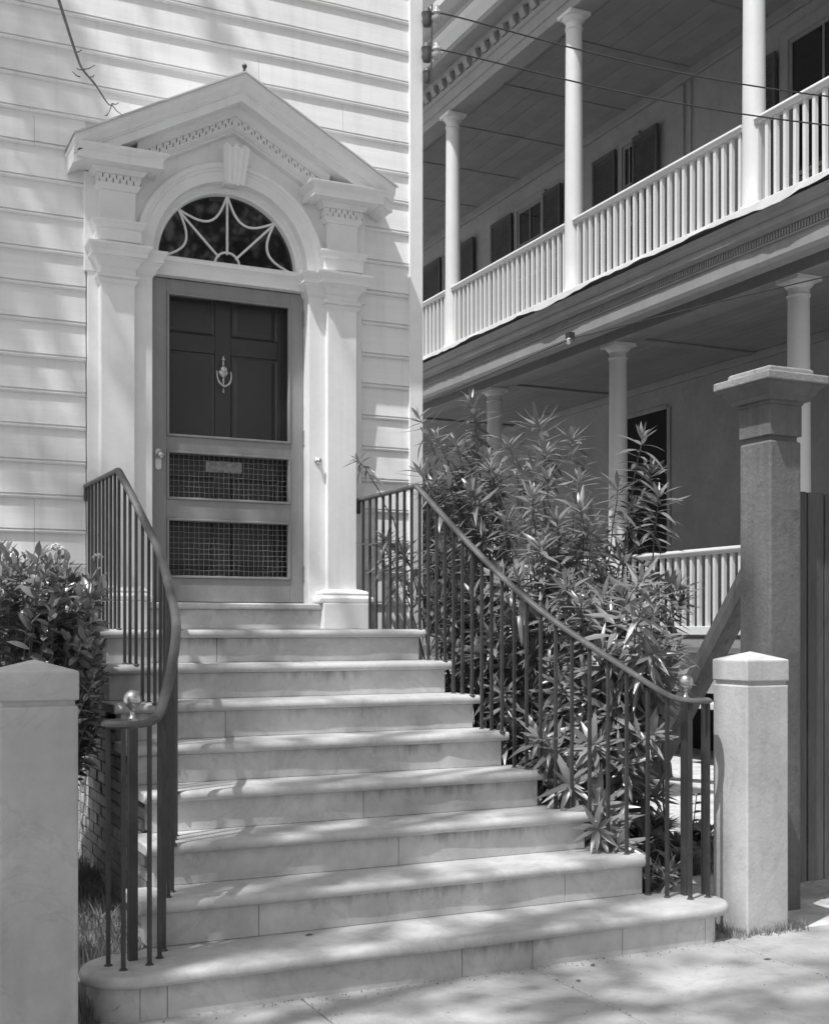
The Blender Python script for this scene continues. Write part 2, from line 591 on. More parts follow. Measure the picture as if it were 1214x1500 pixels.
# arch ------------------------------------------------------------------
def arc_sweep(mb, prof, a0=0.0, a1=PI, n=40, cx=0.0, cz=CZ):
    rings = []
    for i in range(n + 1):
        a = a0 + (a1 - a0) * i / n
        rings.append([(cx + r * math.cos(a), y, cz + r * math.sin(a)) for r, y in prof])
    mb.loft(rings)


arch = MB()
arc_sweep(arch, [(.482, -.052), (.486, -.060), (.545, -.060), (.549, -.068), (.560, -.072), (.566, -.084), (.582, -.090), (.592, -.086), (.600, -.074), (.604, -.046), (.604, -.02), (.482, .10)])
archv = arch.build('archivolt', M['trimf'], surround, smooth=30)
# fanlight
fan = MB()
arc_sweep(fan, [(.434, .040), (.440, .022), (.452, .018), (.462, .006), (.484, .004), (.484, .09), (.434, .09)])
fan.box(-.484, .484, .02, .09, 3.600, 3.662)
fanlight = fan.build('fanlight', M['trimf'], house, smooth=30)
gl = MB()
pts = [(.45 * math.cos(PI * i / 32), .45 * math.sin(PI * i / 32) + CZ) for i in range(33)]
gl.prism(pts, .066, .070, 'Y')
gl.build('pane', M['glass'], fanlight)
bar = [(-.011, -.010), (-.006, .012), (.006, .012), (.011, -.010)]


def muntin_path(p2, w=.8):
    MB().sweep([(x, .058, z) for x, z in p2], [(a * w, b * w) for a, b in [(-.010, 0), (-.007, .010), (0, .013), (.007, .010), (.010, 0), (.006, -.010), (-.006, -.010)]],
               up=Vector((0, -1, 0))).build('muntin', M['trimf'], fanlight, smooth=40)


muntin_path([(0, CZ + .075), (0, CZ + .435)])
for ang in (45, 135):
    a = math.radians(ang)
    muntin_path([(.075 * math.cos(a), CZ + .075 * math.sin(a)), (.435 * math.cos(a), CZ + .435 * math.sin(a))])
muntin_path([(.078 * math.cos(PI * i / 16), CZ + .01 + .078 * math.sin(PI * i / 16)) for i in range(17)])
# four hanging garlands between the spokes
for k in range(4):
    a0, a1 = math.radians(45 * k), math.radians(45 * k + 45)
    p0 = Vector((.434 * math.cos(a0), .434 * math.sin(a0)))
    p1 = Vector((.434 * math.cos(a1), .434 * math.sin(a1)))
    mid = (p0 + p1) / 2
    inward = -mid.normalized()
    path = []
    for i in range(15):
        t = i / 14
        b = p0.lerp(p1, t) + inward * (.115 * math.sin(PI * t))
        path.append((b.x, CZ + .006 + b.y))
    muntin_path(path)
# transom bar and jambs
MB().prism([(.03, 3.535), (-.03, 3.535), (-.03, 3.548), (-.022, 3.552), (-.022, 3.600), (-.030, 3.612), (-.046, 3.620), (-.046, 3.642), (-.036, 3.646), (-.02, 3.656), (.03, 3.656)], -.494, .494, 'X').build('transom', M['trimf'], surround)
for s_ in (-1, 1):
    MB().box(*(sorted((s_ * .492, s_ * .612))), -.062, .10, 1.565, 3.50).build('door_jamb', M['trim'], surround, bevel=.003)
    imp = MB()
    prof = [(-.062, 3.497), (-.070, 3.505), (-.078, 3.513), (-.084, 3.530), (-.098, 3.550), (-.112, 3.562), (-.113, 3.570), (-.122, 3.572), (-.122, 3.600), (-.130, 3.606), (-.142, 3.622), (-.146, 3.638), (-.06, 3.643)]
    rings = []
    for y, z in prof:
        e = -.062 - y
        xi, xo = .492 - e * .9, .64
        q = [(xi, y, z), (xo, y, z), (xo, .06, z), (xi, .06, z)]
        rings.append([(s_ * a, b, c) for a, b, c in q])
    imp.loft(rings)
    imp.build('impost', M['trimf'], surround, smooth=30)
# keystone: fluted wedge
ks = MB()
ztop, zb = 4.335, 4.115
wt, wb = .082, .058
flut = []
for i in range(25):
    t = i / 24
    dep = 0.0 if (i % 6 in (0, 1)) else -.008 * math.sin(PI * ((i % 6) - 1) / 5)
    flut.append((2 * t - 1, dep))
rows = []
for z, w, y in ((zb, wb, -.108), (ztop, wt, -.150)):
    rows.append([(u * w, y - d * 1.0, z + (.012 * math.cos(u * 9) if z == ztop else .004 * math.cos(u * 9))) for u, d in flut] + [(w, -.03, z), (-w, -.03, z)])
ks.loft(rows)
ks.build('keystone', M['trimf'], surround)

# inner panelled door
inn = MB().box(-.50, .50, .165, .21, 1.57, 3.56)
idoor = inn.build('panelled_door', M['door'], house)
for x0, x1 in ((-.475, -.365), (-.05, .05), (.365, .475)):
    MB().box(x0, x1, .150, .166, 1.58, 3.54).build('stile', M['door'], idoor, bevel=.004)
for z0, z1 in ((1.58, 1.78), (2.36, 2.50), (3.13, 3.24), (3.48, 3.54)):
    for x0, x1 in ((-.365, -.05), (.05, .365)):
        MB().box(x0 + .001, x1 - .001, .1495, .166, z0, z1).build('rail', M['door'], idoor, bevel=.004)
for z0, z1 in ((1.78, 2.36), (2.50, 3.13), (3.24, 3.48)):
    for x0, x1 in ((-.365, -.05), (.05, .365)):
        rg = lambda e, y: [(x0 + e, y, z0 + e), (x1 - e, y, z0 + e), (x1 - e, y, z1 - e), (x0 + e, y, z1 - e)]
        MB().loft([rg(.0, .166), rg(.004, .156), rg(.018, .1645), rg(.045, .158), rg(.05, .158)]).build('panel', M['door'], idoor)
# knocker
kn = MB()
kx, ky, kz = .0, .140, 3.01
kn.lathe([(0, .0), (.028, .0), (.036, -.008), (.033, -.018), (.018, -.026), (0, -.028)], (kx, ky + .01, kz + .005), 16, 'Y')
kn.lathe([(.0, 0), (.012, .002), (.018, .012), (.012, .02), (.008, .03), (.006, .045), (.014, .048), (.014, .054), (.005, .06), (.005, .07), (0, .078)], (kx, ky, kz + .035), 12)
kn.lathe([(.0, 0), (.006, .004), (.004, .016), (.012, .022), (.008, .03), (0, .032)], (kx, ky, kz - .125), 10)
kn.lathe([(.022, .0), (.026, .012), (.030, .028), (.024, .04), (.01, .044)], (kx, ky, kz + .0), 14)
kn.box(kx - .005, kx + .005, ky - .004, ky + .009, kz - .12, kz + .10)
knock = kn.build('door_knocker', M['brass'], idoor, smooth=50)
drop = [(kx + .046 * math.cos(a), ky - .022 - .008 * math.sin(a), kz - .012 + (-.072 * math.sin(a) if True else 0)) for a in [PI * i / 14 for i in range(15)]]
drop = [(drop[0][0], ky - .010, drop[0][2] + .022)] + drop + [(drop[-1][0], ky - .010, drop[-1][2] + .022)]
MB().tube(drop, [.005] * 4 + [.0075] * 9 + [.005] * 4, 8).build('knocker_ring', M['brass'], idoor, smooth=60)
# mail slot with engraved scrolls
ms = MB().box(-.115, .118, .128, .15, 2.39, 2.458)
msl = ms.build('mail_slot', M['dullbrass'], idoor, bevel=.003)
fr = MB()
for k in range(3):
    cx = -.07 + .07 * k
    fr.tube([(cx + .022 * math.cos(a), .127, 2.424 + .020 * math.sin(a)) for a in [2 * PI * i / 14 for i in range(15)]], .003, 5)
    fr.tube([(cx + .010 * math.cos(a), .127, 2.424 + .009 * math.sin(a)) for a in [2 * PI * i / 10 for i in range(11)]], .0025, 5)
fr.tube([(-.11, .127, 2.451), (.113, .127, 2.451)], .003, 5)
fr.tube([(-.11, .127, 2.397), (.113, .127, 2.397)], .003, 5)
fr.build('mail_slot_scrolls', M['dullbrass'], idoor)

# screen door
SY0, SY1 = .028, .062
sd = MB()
sd.box(-.480, -.384, SY0, SY1, 1.578, 3.531)
sd.box(.402, .490, SY0, SY1, 1.578, 3.531)
for z0, z1 in ((1.578, 1.722), (2.084, 2.198), (2.494, 2.580), (3.450, 3.531)):
    sd.box(-.384, .402, SY0 + .001, SY1 - .001, z0, z1)
sdoor = sd.build('screen_door', M['screen'], house, bevel=.003)
for z0, z1 in ((1.722, 2.084), (2.198, 2.494), (2.580, 3.450)):
    bd = MB()
    x0, x1 = -.384, .402
    w = .014
    bd.prism([(x0, z0), (x1, z0), (x1 - w, z0 + w), (x0 + w, z0 + w)], SY0 - .009, SY0 + .02, 'Y')
    bd.prism([(x0, z1), (x1, z1), (x1 - w, z1 - w), (x0 + w, z1 - w)], SY0 - .009, SY0 + .02, 'Y')
    bd.prism([(x0, z0), (x0, z1), (x0 + w, z1 - w), (x0 + w, z0 + w)], SY0 - .009, SY0 + .02, 'Y')
    bd.prism([(x1, z0), (x1, z1), (x1 - w, z1 - w), (x1 - w, z0 + w)], SY0 - .009, SY0 + .02, 'Y')
    bd.build('screen_moulding', M['screen'], sdoor, bevel=.003)
for z0, z1 in ((1.722, 2.084), (2.198, 2.494)):
    wm = MB()
    nx = 25
    for i in range(nx):
        x = -.384 + .786 * (i + .5) / nx
        pts = [(x + random.uniform(-.0028, .0028), .047 + .002 * math.sin(k * PI + i), z0 + (z1 - z0) * k / 8) for k in range(9)]
        wm.tube(pts, .00105, 4)
    nz = int((z1 - z0) / .0315)
    for j in range(nz):
        z = z0 + (z1 - z0) * (j + .5) / nz
        pts = [(-.384 + .786 * k / 16, .047 + .002 * math.cos(k * PI + j), z + random.uniform(-.0028, .0028)) for k in range(17)]
        wm.tube(pts, .00105, 4)
    wm.build('wire_mesh', M['wire'], sdoor)
scm = bpy.data.materials.new('insect_screen')
scm.use_nodes = True
sn = scm.node_tree.nodes
tr_, df_, mx_ = sn.new('ShaderNodeBsdfTransparent'), sn.new('ShaderNodeBsdfDiffuse'), sn.new('ShaderNodeMixShader')
df_.inputs['Color'].default_value = (.30, .30, .30, 1)
mx_.inputs[0].default_value = .06
for a_, b_ in ((tr_.outputs[0], mx_.inputs[1]), (df_.outputs[0], mx_.inputs[2]), (mx_.outputs[0], sn['Material Output'].inputs['Surface'])):
    scm.node_tree.links.new(a_, b_)
MB().add([(-.384, .0505, 2.58), (.402, .0505, 2.58), (.402, .0505, 3.45), (-.384, .0505, 3.45)], [(0, 1, 2, 3)]).build('insect_screen', scm, sdoor)
hd = MB()
pl = []
for i in range(24):
    a = 2 * PI * i / 24
    pl.append((-.437 + .019 * math.cos(a), 2.435 + (.045 if math.sin(a) > 0 else -.045) + .019 * math.sin(a)))
hd.prism(pl, SY0 - .006, SY0 + .001, 'Y')
hdl = hd.build('handle', M['brass'], sdoor, bevel=.002)
MB().lathe([(.008, 0), (.008, -.022), (.016, -.028), (.023, -.040), (.023, -.048), (.015, -.058), (0, -.060)], (-.432, SY0 - .005, 2.455), 16, 'Y').build('knob', M['brass'], sdoor, smooth=60)
for zc in (3.375, 2.62, 1.76):
    MB().lathe([(0, -.05), (.008, -.05), (.008, .05), (0, .05)], (.493, SY0 - .010, zc), 10).build('hinge', M['screen'], sdoor, smooth=60)
MB().lathe([(.0, .0), (.020, .0), (.024, -.006), (.014, -.012), (.010, -.02), (.017, -.026), (.018, -.034), (.010, -.042), (0, -.043)], (.553, -.060, 2.47), 16, 'Y').build('doorbell', M['brass'], surround, smooth=60)

# ------------------------------------------------------------------ marble steps
steps = empty('marble_steps', (0, -1.9, 0), 'flight of worn marble steps rising from the pavement to the doorway', 'steps')
ZT = [1.41 - .178 * k for k in range(8)]
YF = [-.90 - .278 * k for k in range(8)]
XR = [.908, .938, .968, .988, 1.04, 1.14, 1.28, 1.540]
XL = [-.955, -1.0, -1.0, -.99, -.985, -1.04, -1.125, -1.386]
TH = .047


def tread_mb(x0, x1, y0, y1, z1, round_l=True, round_r=True):
    """slab with a bullnosed front edge"""
    prof = [(y1, z1 - TH), (y0 + .014, z1 - TH), (y0 + .004, z1 - TH + .006), (y0, z1 - TH + .016), (y0 + .0015, z1 - .016), (y0 + .008, z1 - .005), (y0 + .020, z1), (y0 + .09, z1 + .0005), (y1, z1)]
    n = 26
    rings = []
    w = 0
    for i in range(n + 1):
        t = i / n
        w = .6 * w + random.uniform(-.0017, .0017) + (.006 if random.random() < .06 else 0)
        dip = -.005 * math.sin(PI * t) ** 2
        rings.append([(x0 + (x1 - x0) * t, y + (w if j in (2, 3, 4, 5) else w * .4 if j in (1, 6) else 0), z + (dip if j in (4, 5, 6) else dip * .5 if j == 7 else 0)) for j, (y, z) in enumerate(prof)])
    return MB().loft(rings)


for k in range(8):
    if k == 7:
        continue
    yb = (YF[k - 1] + .05) if k else -.02
    tread_mb(XL[k], XR[k], YF[k], yb, ZT[k]).build('tread', M['marble'], steps, bevel=.006, smooth=40)
# bottom tread: two slabs with rounded ends
def end_arc(cx, cy, r, a0, a1, n=14):
    return [(cx + r * math.cos(a0 + (a1 - a0) * i / n), cy + r * math.sin(a0 + (a1 - a0) * i / n)) for i in range(n + 1)]


def slab_poly(poly, z1, name, m, th=TH, nose=.018):
    """plan outline lofted upward with an eased edge"""
    a = np.array(poly)
    c = a.mean(0)
    def off(e):
        out = []
        n = len(a)
        for i in range(n):
            p0, p1, p2 = a[i - 1], a[i], a[(i + 1) % n]
            d = (p2 - p0)
            d = d / (np.linalg.norm(d) + 1e-9)
            nrm = np.array([d[1], -d[0]])
            sq = abs(np.dot((p1 - p0) / (np.linalg.norm(p1 - p0) + 1e-9), (p2 - p1) / (np.linalg.norm(p2 - p1) + 1e-9))) < .3
            if sq:
                e1 = (p1 - p0) / np.linalg.norm(p1 - p0); e2 = (p2 - p1) / np.linalg.norm(p2 - p1)
                n1 = np.array([e1[1], -e1[0]]); n2 = np.array([e2[1], -e2[0]])
                k1 = 1.0 if abs(n1[1] + 1) < .1 or abs(p1[0] - .1045) > .1 else 0.0
                k2 = 1.0 if abs(n2[1] + 1) < .1 or abs(p1[0] - .1045) > .1 else 0.0
                out.append(p1 - n1 * e * k1 - n2 * e * k2)
            else:
                out.append(p1 - nrm * e)
        return out
    rings = []
    for e, z in ((.012, z1 - th), (.003, z1 - th + .007), (0, z1 - th + .018), (.002, z1 - .015), (.008, z1 - .005), (.018, z1)):
        rings.append([(x, y, z) for x, y in off(e)])
    return MB().loft(rings).build(name, m, steps, smooth=40)


yb = YF[6] + .05
R_ = .185
YF[7] = -2.922
def densify(p, n):
    out = []
    for (ax, ay), (bx, by) in zip(p, p[1:]):
        for i in range(n):
            t = i / n
            out.append((ax + (bx - ax) * t, ay + (by - ay) * t))
    out.append(p[-1])
    return out
left = [(.104, YF[7])] + [(.104, yb), (-1.10, yb), (-1.15, YF[7] + 2 * R_)] + end_arc(XL[7] + R_, YF[7] + R_, R_, PI / 2, 3 * PI / 2)[1:] + densify([(-1.15, YF[7]), (.08, YF[7])], 12)
right = densify([(.105, YF[7]), (XR[7] - R_ - .02, YF[7])], 12) + end_arc(XR[7] - R_, YF[7] + R_, R_, -PI / 2, PI / 2) + [(1.30, YF[7] + 2 * R_ + .001), (1.24, yb), (.105, yb)]
slab_poly(left, ZT[7], 'tread', M['marble'])
slab_poly(right, ZT[7], 'tread', M['marble'])
# risers, stone by stone
RJ = {0: [-.334], 1: [], 2: [-.45], 3: [], 4: [.055], 5: [.11], 6: [-.639, .817], 7: [-1.10, .105, .435, .885, 1.33]}
for k in range(8):
    yf = YF[k] + .026
    z0 = ZT[k + 1] + .001 if k < 7 else -.02
    z1 = ZT[k] - TH - .001
    xs = [XL[k] + .035] + RJ[k] + [XR[k] - .035]
    if k == 7:
        xs = [-1.22] + RJ[k][0:] + [1.36]
        xs = [-1.20, -1.10, .105, .435, .885, 1.33]
    for a, b in zip(xs, xs[1:]):
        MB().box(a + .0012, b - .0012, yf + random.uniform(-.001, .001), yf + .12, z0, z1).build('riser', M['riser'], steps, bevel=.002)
    if k == 7:
        R2 = R_ - .028
        # curved end stones
        p = end_arc(1.330, YF[7] + R_, .09, -PI / 2, PI / 2) if False else end_arc(1.345, YF[7] + .026 + .085, .085, -PI / 2, 0, 8) + [(1.43, YF[7] + 2 * R_ - .06)]
        MB().prism([(1.331, yf)] + [q for q in p if q[0] > 1.346] + [(1.331, YF[7] + 2 * R_ - .028)], z0, z1, 'Z').build('riser', M['riser'], steps, smooth=30)
        p = end_arc(-1.201, YF[7] + R_, R2, PI / 2, 3 * PI / 2)
        MB().prism([(-1.2012, YF[7] + 2 * R_ - .028)] + [q for q in p if q[0] < -1.203] + [(-1.2012, yf)], z0, z1, 'Z').build('riser', M['riser'], steps, smooth=30)
        MB().box(-1.2, 1.3, yf + .125, YF[7] + 2 * R_ - .03, z0, z1).build('core', M['mortar'], steps)
# sill riser under the door
MB().box(-.575, .575, -.135, .16, 1.4115, 1.530).build('riser', M['riser'], steps, bevel=.002)
MB().prism([(.165, 1.531), (-.150, 1.531), (-.158, 1.540), (-.158, 1.562), (-.148, 1.570), (.165, 1.573)], -.572, .572, 'X').build('door_sill', M['marble'], steps, bevel=.003)
# core and brick side walls
for k in range(7):
    y0, y1 = YF[k] + .15, (YF[k - 1] + .15 if k else -.02)
    MB().box(XL[k] + .11, XR[k] - .05, y0 + .001, y1, -.02, ZT[k] - TH - .002).build('core', M['mortar'], steps)
bm_ = []
for q in range(5):
    b = MB()
    j = lambda s: random.uniform(-s, s)
    L_, H_ = .203, .049
    vs = []
    for x in (-.05, .05):
        for y in (-L_ / 2, L_ / 2):
            for z in (0, H_):
                vs.append((x + (j(.003) if x < 0 else 0), y + j(.002), z + j(.0015)))
    b.add(vs, [(0, 1, 3, 2), (4, 6, 7, 5), (0, 4, 5, 1), (2, 3, 7, 6), (0, 2, 6, 4), (1, 5, 7, 3)])
    me = b.mesh('brick', M['brick'])
    bm_.append(me)
course = 0
z = -.01
nb = 0
while z < 1.33:
    y = -2.60 + (.107 if course % 2 else 0)
    while y < -.03:
        yc = y + .1015
        k = None
        for kk in range(7):
            lo = YF[kk] + .045
            hi = YF[kk - 1] + .045 if kk else 0.0
            if lo <= y < hi:
                k = kk
        if k is not None and z + .052 < ZT[k] - TH + .012:
            xw = -.955 if k < 5 else XL[k] + .05
            piece(random.choice(bm_), 'brick', steps, (xw + .05 + random.uniform(-.003, .003), yc, z), rot=(random.uniform(-.008, .008), 0, random.uniform(-.012, .012)))
            nb += 1
        y += .212
    z += .0575
    course += 1

# ------------------------------------------------------------------ iron railings
def smooth_path(pts, n):
    """Catmull-Rom through pts, n points per span"""
    P = [Vector(p) for p in pts]
    out = []
    for i in range(len(P) - 1):
        p0, p1, p2, p3 = P[max(i - 1, 0)], P[i], P[i + 1], P[min(i + 2, len(P) - 1)]
        for k in range(n):
            t = k / n
            out.append(.5 * ((2 * p1) + (-p0 + p2) * t + (2 * p0 - 5 * p1 + 4 * p2 - p3) * t * t + (-p0 + 3 * p1 - 3 * p2 + p3) * t ** 3))
    out.append(P[-1])
    return out


RPROF = [(-.021, -.004), (-.019, .006), (-.010, .013), (0, .015), (.010, .013), (.019, .006), (.021, -.004), (.013, -.011), (-.013, -.011)]
BALM = MB().box(-.0072, .0072, -.0072, .0072, 0, 1).lathe([(0, 0), (.017, .002), (.0165, .012), (.010, .018), (0, .018)], (0, 0, 0), 8).mesh('baluster', M['iron'])


def tread_z(y):
    if y > YF[0]:
        return ZT[0]
    for k in range(1, 8):
        if y > YF[k]:
            return ZT[k]
    return ZT[7]


def railing(label, land, slope, volute, feet, newel, ball_r):
    root = empty('iron_railing', (slope[len(slope) // 2][0], -1.9, .3), label, 'railing', 'iron stair railings')
    path = [Vector(p) for p in land] + smooth_path(slope, 4)[0:]
    vol = smooth_path(volute, 6)
    MB().sweep(path[:len(land)] + [], RPROF).build('handrail', M['rail'], root, smooth=40)
    MB().sweep(smooth_path(slope + volute[1:], 5), RPROF).build('handrail', M['rail'], root, smooth=40)
    full = [Vector(p) for p in land] + smooth_path(slope, 12)
    def rail_at(y):
        best = min(full, key=lambda p: abs(p.y - y))
        return best
    y = -.12
    while y > -2.50:
        if y > land[-1][1]:
            t = (y - land[0][1]) / (land[-1][1] - land[0][1])
            x = land[0][0] + (land[-1][0] - land[0][0]) * t
            zt = land[0][2] + (land[-1][2] - land[0][2]) * t
        else:
            p = rail_at(y)
            x, zt = p.x, p.z
        z0 = tread_z(y) - .01
        piece(BALM, 'baluster', root, (x + random.uniform(-.001, .001), y, z0), (1, 1, zt - z0 - .008))
        y -= .0943
    for x, yy in feet:
        zt = min(vol, key=lambda p: (p.x - x) ** 2 + (p.y - yy) ** 2).z
        piece(BALM, 'baluster', root, (x, yy, ZT[7] - .01), (1.05, 1.05, zt - ZT[7]))
    MB().box(newel[0] - .0175, newel[0] + .0175, newel[1] - .0175, newel[1] + .0175, ZT[7] - .01, newel[2]).build('newel_post', M['iron'], root, bevel=.003)
    kb = MB()
    R = ball_r
    c0 = .052
    prof = [(.0, -.012), (.018, -.010), (.020, 0), (.013, .006), (.009, .016), (.008, .028), (.011, .034), (.016, .040)]
    for i in range(1, 15):
        a = -PI / 2 + PI * i / 14
        if R * math.cos(a) < .016 and a < 0:
            continue
        prof.append((max(R * math.cos(a), 0), .040 + R * .93 + R * math.sin(a)))
    kb.lathe(prof, (newel[0], newel[1], newel[2] + .016), 24)
    kb.build('ball_finial', M['brass'], root, smooth=60)
    x, yy, zz = land[0]
    MB().box(x - .012, x + .012, yy - .004, yy + .03, zz - .085, zz + .01).build('wall_bracket', M['iron'], root, bevel=.003)
    return root


R_land = [(.836, -.05, 2.236), (.872, -.84, 2.246)]
R_slope = [(.872, -.84, 2.246), (.889, -1.0, 2.137), (.904, -1.25, 1.978), (.926, -1.5, 1.82), (.945, -1.7, 1.697), (.985, -1.91, 1.566), (1.04, -2.1, 1.447), (1.115, -2.29, 1.332), (1.20, -2.48, 1.218), (1.262, -2.59, 1.145)]
R_vol = [(1.262, -2.59, 1.145), (1.315, -2.68, 1.095), (1.38, -2.742, 1.078), (1.46, -2.74, 1.076), (1.508, -2.68, 1.076), (1.49, -2.615, 1.076), (1.43, -2.60, 1.076), (1.40, -2.64, 1.076)]
railing('dark iron stair railing in front of the oleander with a brass ball on its newel', R_land, R_slope, R_vol,
        [(1.253, -2.571), (1.300, -2.657), (1.372, -2.735), (1.474, -2.734), (1.506, -2.660)], (1.412, -2.648, 1.075), .0365)
L_land = [(-.874, -.05, 2.243), (-.858, -.86, 2.240)]
L_slope = [(-.858, -.86, 2.240), (-.838, -1.08, 2.095), (-.815, -1.3, 1.930), (-.800, -1.5, 1.793), (-.808, -1.7, 1.650), (-.845, -2.0, 1.476), (-.895, -2.2, 1.365), (-.975, -2.43, 1.230), (-1.045, -2.6, 1.128)]
L_vol = [(-1.045, -2.6, 1.128), (-1.088, -2.69, 1.080), (-1.145, -2.775, 1.062), (-1.22, -2.805, 1.058), (-1.28, -2.745, 1.058), (-1.272, -2.675, 1.058), (-1.215, -2.65, 1.058), (-1.18, -2.68, 1.058)]
railing('dark iron stair railing beside the brick side wall with a brass ball on its newel', L_land, L_slope, L_vol,
        [(-1.042, -2.600), (-1.082, -2.698), (-1.138, -2.775), (-1.241, -2.806), (-1.279, -2.722)], (-1.18, -2.68, 1.058), .0355)


# ------------------------------------------------------------------ gateposts and the tall pier
def gatepost(x0, x1, y0, y1, h, label):
    r = empty('gatepost', ((x0 + x1) / 2, (y0 + y1) / 2, 0), label, 'gatepost', 'rendered gateposts')
    MB().box(x0, x1, y0, y1, -.05, h - .135).build('shaft', M['post'], r, bevel=.008)
    MB().box(x0 + .010, x1 - .010, y0 + .010, y1 - .010, h - .136, h - .118).build('neck', M['post'], r)
    cx, cy = (x0 + x1) / 2, (y0 + y1) / 2
    e = .003
    q = lambda e, z: [(x0 - e, y0 - e, z), (x1 + e, y0 - e, z), (x1 + e, y1 + e, z), (x0 - e, y1 + e, z)]
    MB().loft([q(e, h - .118), q(e, h - .018), q(-(x1 - x0) / 2 + .002, h + .020)]).build('cap', M['post'], r, bevel=.007)


gatepost(1.607, 1.853, -2.85, -2.605, 1.285, 'pale rendered gatepost with a pyramid cap standing before the tall dark pier')
gatepost(-1.70, -1.44, -3.03, -2.77, 1.285, 'pale rendered gatepost with a pyramid cap standing before the broad-leaved shrub')

pier = empty('tall_pier', (2.2, -2.3, 0), 'tall dark stone pier with a wide moulded cap rising behind the pale gatepost', 'pier')
px0, px1, py0, py1 = 2.095, 2.30, -2.45, -2.215
MB().box(px0, px1, py0, py1, -.05, 2.375).build('shaft', M['pier'], pier, bevel=.012)
MB().box(px0 + .016, px1 - .016, py0 + .016, py1 - .016, 2.374, 2.400).build('groove', M['pier'], pier)
MB().box(px0 - .002, px1 + .002, py0 - .002, py1 + .002, 2.400, 2.56).build('neck', M['pier'], pier, bevel=.004)
rg = lambda e, z: [(px0 - e, py0 - e, z), (px1 + e, py0 - e, z), (px1 + e, py1 + e, z), (px0 - e, py1 + e, z)]
MB().loft([rg(-.01, 2.555), rg(.004, 2.56), rg(.010, 2.572), rg(.03, 2.578), (rg(.036, 2.60)), rg(.050, 2.612), rg(.062, 2.636), rg(.08, 2.650), rg(.082, 2.662)]).build('capital', M['pier'], pier, smooth=30)
MB().loft([rg(.096, 2.6625), rg(.096, 2.704), rg(.085, 2.706)]).build('cap_slab', M['pcap'], pier, bevel=.006)
MB().loft([rg(.045, 2.706), rg(.042, 2.738), rg(.035, 2.742)]).build('cap_top', M['pcap'], pier, bevel=.006)

gate = empty('garden_gate', (2.9, -2.33, 0), 'dark boarded garden gate hung on the right side of the tall dark pier', 'gate')
for i in range(9):
    x = 2.325 + .118 * i
    MB().box(x, x + .108, -2.345, -2.322, .08, 2.13 + random.uniform(-.006, .006)).build('board', M['timber'], gate, bevel=.004)
for z in (.32, 1.12, 1.90):
    MB().box(2.315, 3.385, -2.3215, -2.285, z, z + .10).build('cross_rail', M['timber'], gate, bevel=.004)
# ------------------------------------------------------------------ the piazza house
pz = empty('piazza_house', (7, 4, 0), 'two-storey house with white columned porches running back beside the garden', 'house')
XC = 5.2
Y0, Y1 = -.45, 17.0
WX = 8.0
MB().box(WX, WX + 6, Y0 - .2, Y1, -.05, 10.6).build('wall', M['stucco'], pz)
MB().box(5.96, WX - .001, Y0, Y1, 1.22, 1.30).build('lower_floor', M['pshade'], pz)
MB().box(XC - .10, WX - .001, Y0, Y1, 4.90, 5.06).build('upper_floor', M['pshade'], pz)
# the lower porch stands about .8 m behind the upper one
XL_ = 6.0
fnd = MB()
fnd.box(XL_ + .06, XL_ + .26, Y0, Y1, .74, 1.215)
for yy in (-.4, 5.4, 8.0, 11.0, 14.0):
    fnd.box(XL_ + .061, XL_ + .259, yy, yy + .45, -.05, .74)
fnd.build('foundation', M['foundation'], pz)
MB().box(XL_ + 1.2, XL_ + 1.3, Y0, Y1, -.05, 1.2).build('crawl_dark', M['void'], pz)  # black backing that paints the darkness of the crawl space
MB().box(XL_ - .10, XL_ + .30, Y0, 3.35, .585, .65).build('ledge', M['pwhite'], pz, bevel=.01)
MB().box(XL_ - .01, XL_ + .05, Y0, Y1, 1.165, 1.221).build('water_table', M['pwhite'], pz)


def column(mb, x, y, z0, z1, r0, r1):
    prof = [(r0 * 1.35, 0), (r0 * 1.35, .05), (r0 * 1.28, .055), (r0 * 1.32, .075), (r0 * 1.18, .10), (r0 * 1.02, .115)]
    H = z1 - z0
    for i in range(9):
        t = i / 8
        prof.append((r0 + (r1 - r0) * t ** 1.4, .12 + (H - .30) * t))
    prof += [(r1 * 1.10, H - .178), (r1 * 1.12, H - .160), (r1 * 1.0, H - .148), (r1 * 1.0, H - .10), (r1 * 1.16, H - .09), (r1 * 1.36, H - .065), (r1 * 1.42, H - .05), (r1 * 1.42, H - .042)]
    mb.lathe(prof, (x, y, z0), 24)
    e = r1 * 1.48
    mb.box(x - e, x + e, y - e, y + e, z1 - .042, z1)


for yy in (1.29, 4.24, 7.19, 10.14, 13.09):
    c = MB(); column(c, XC, yy, 5.06, 8.22, .104, .090); c.build('column', M['pwhite'], pz, smooth=35)
for yy in (1.60, 4.55, 7.50, 10.45, 13.4):
    c = MB(); column(c, XL_, yy, 1.30, 4.71, .115, .10); c.build('column', M['pwhite'], pz, smooth=35)


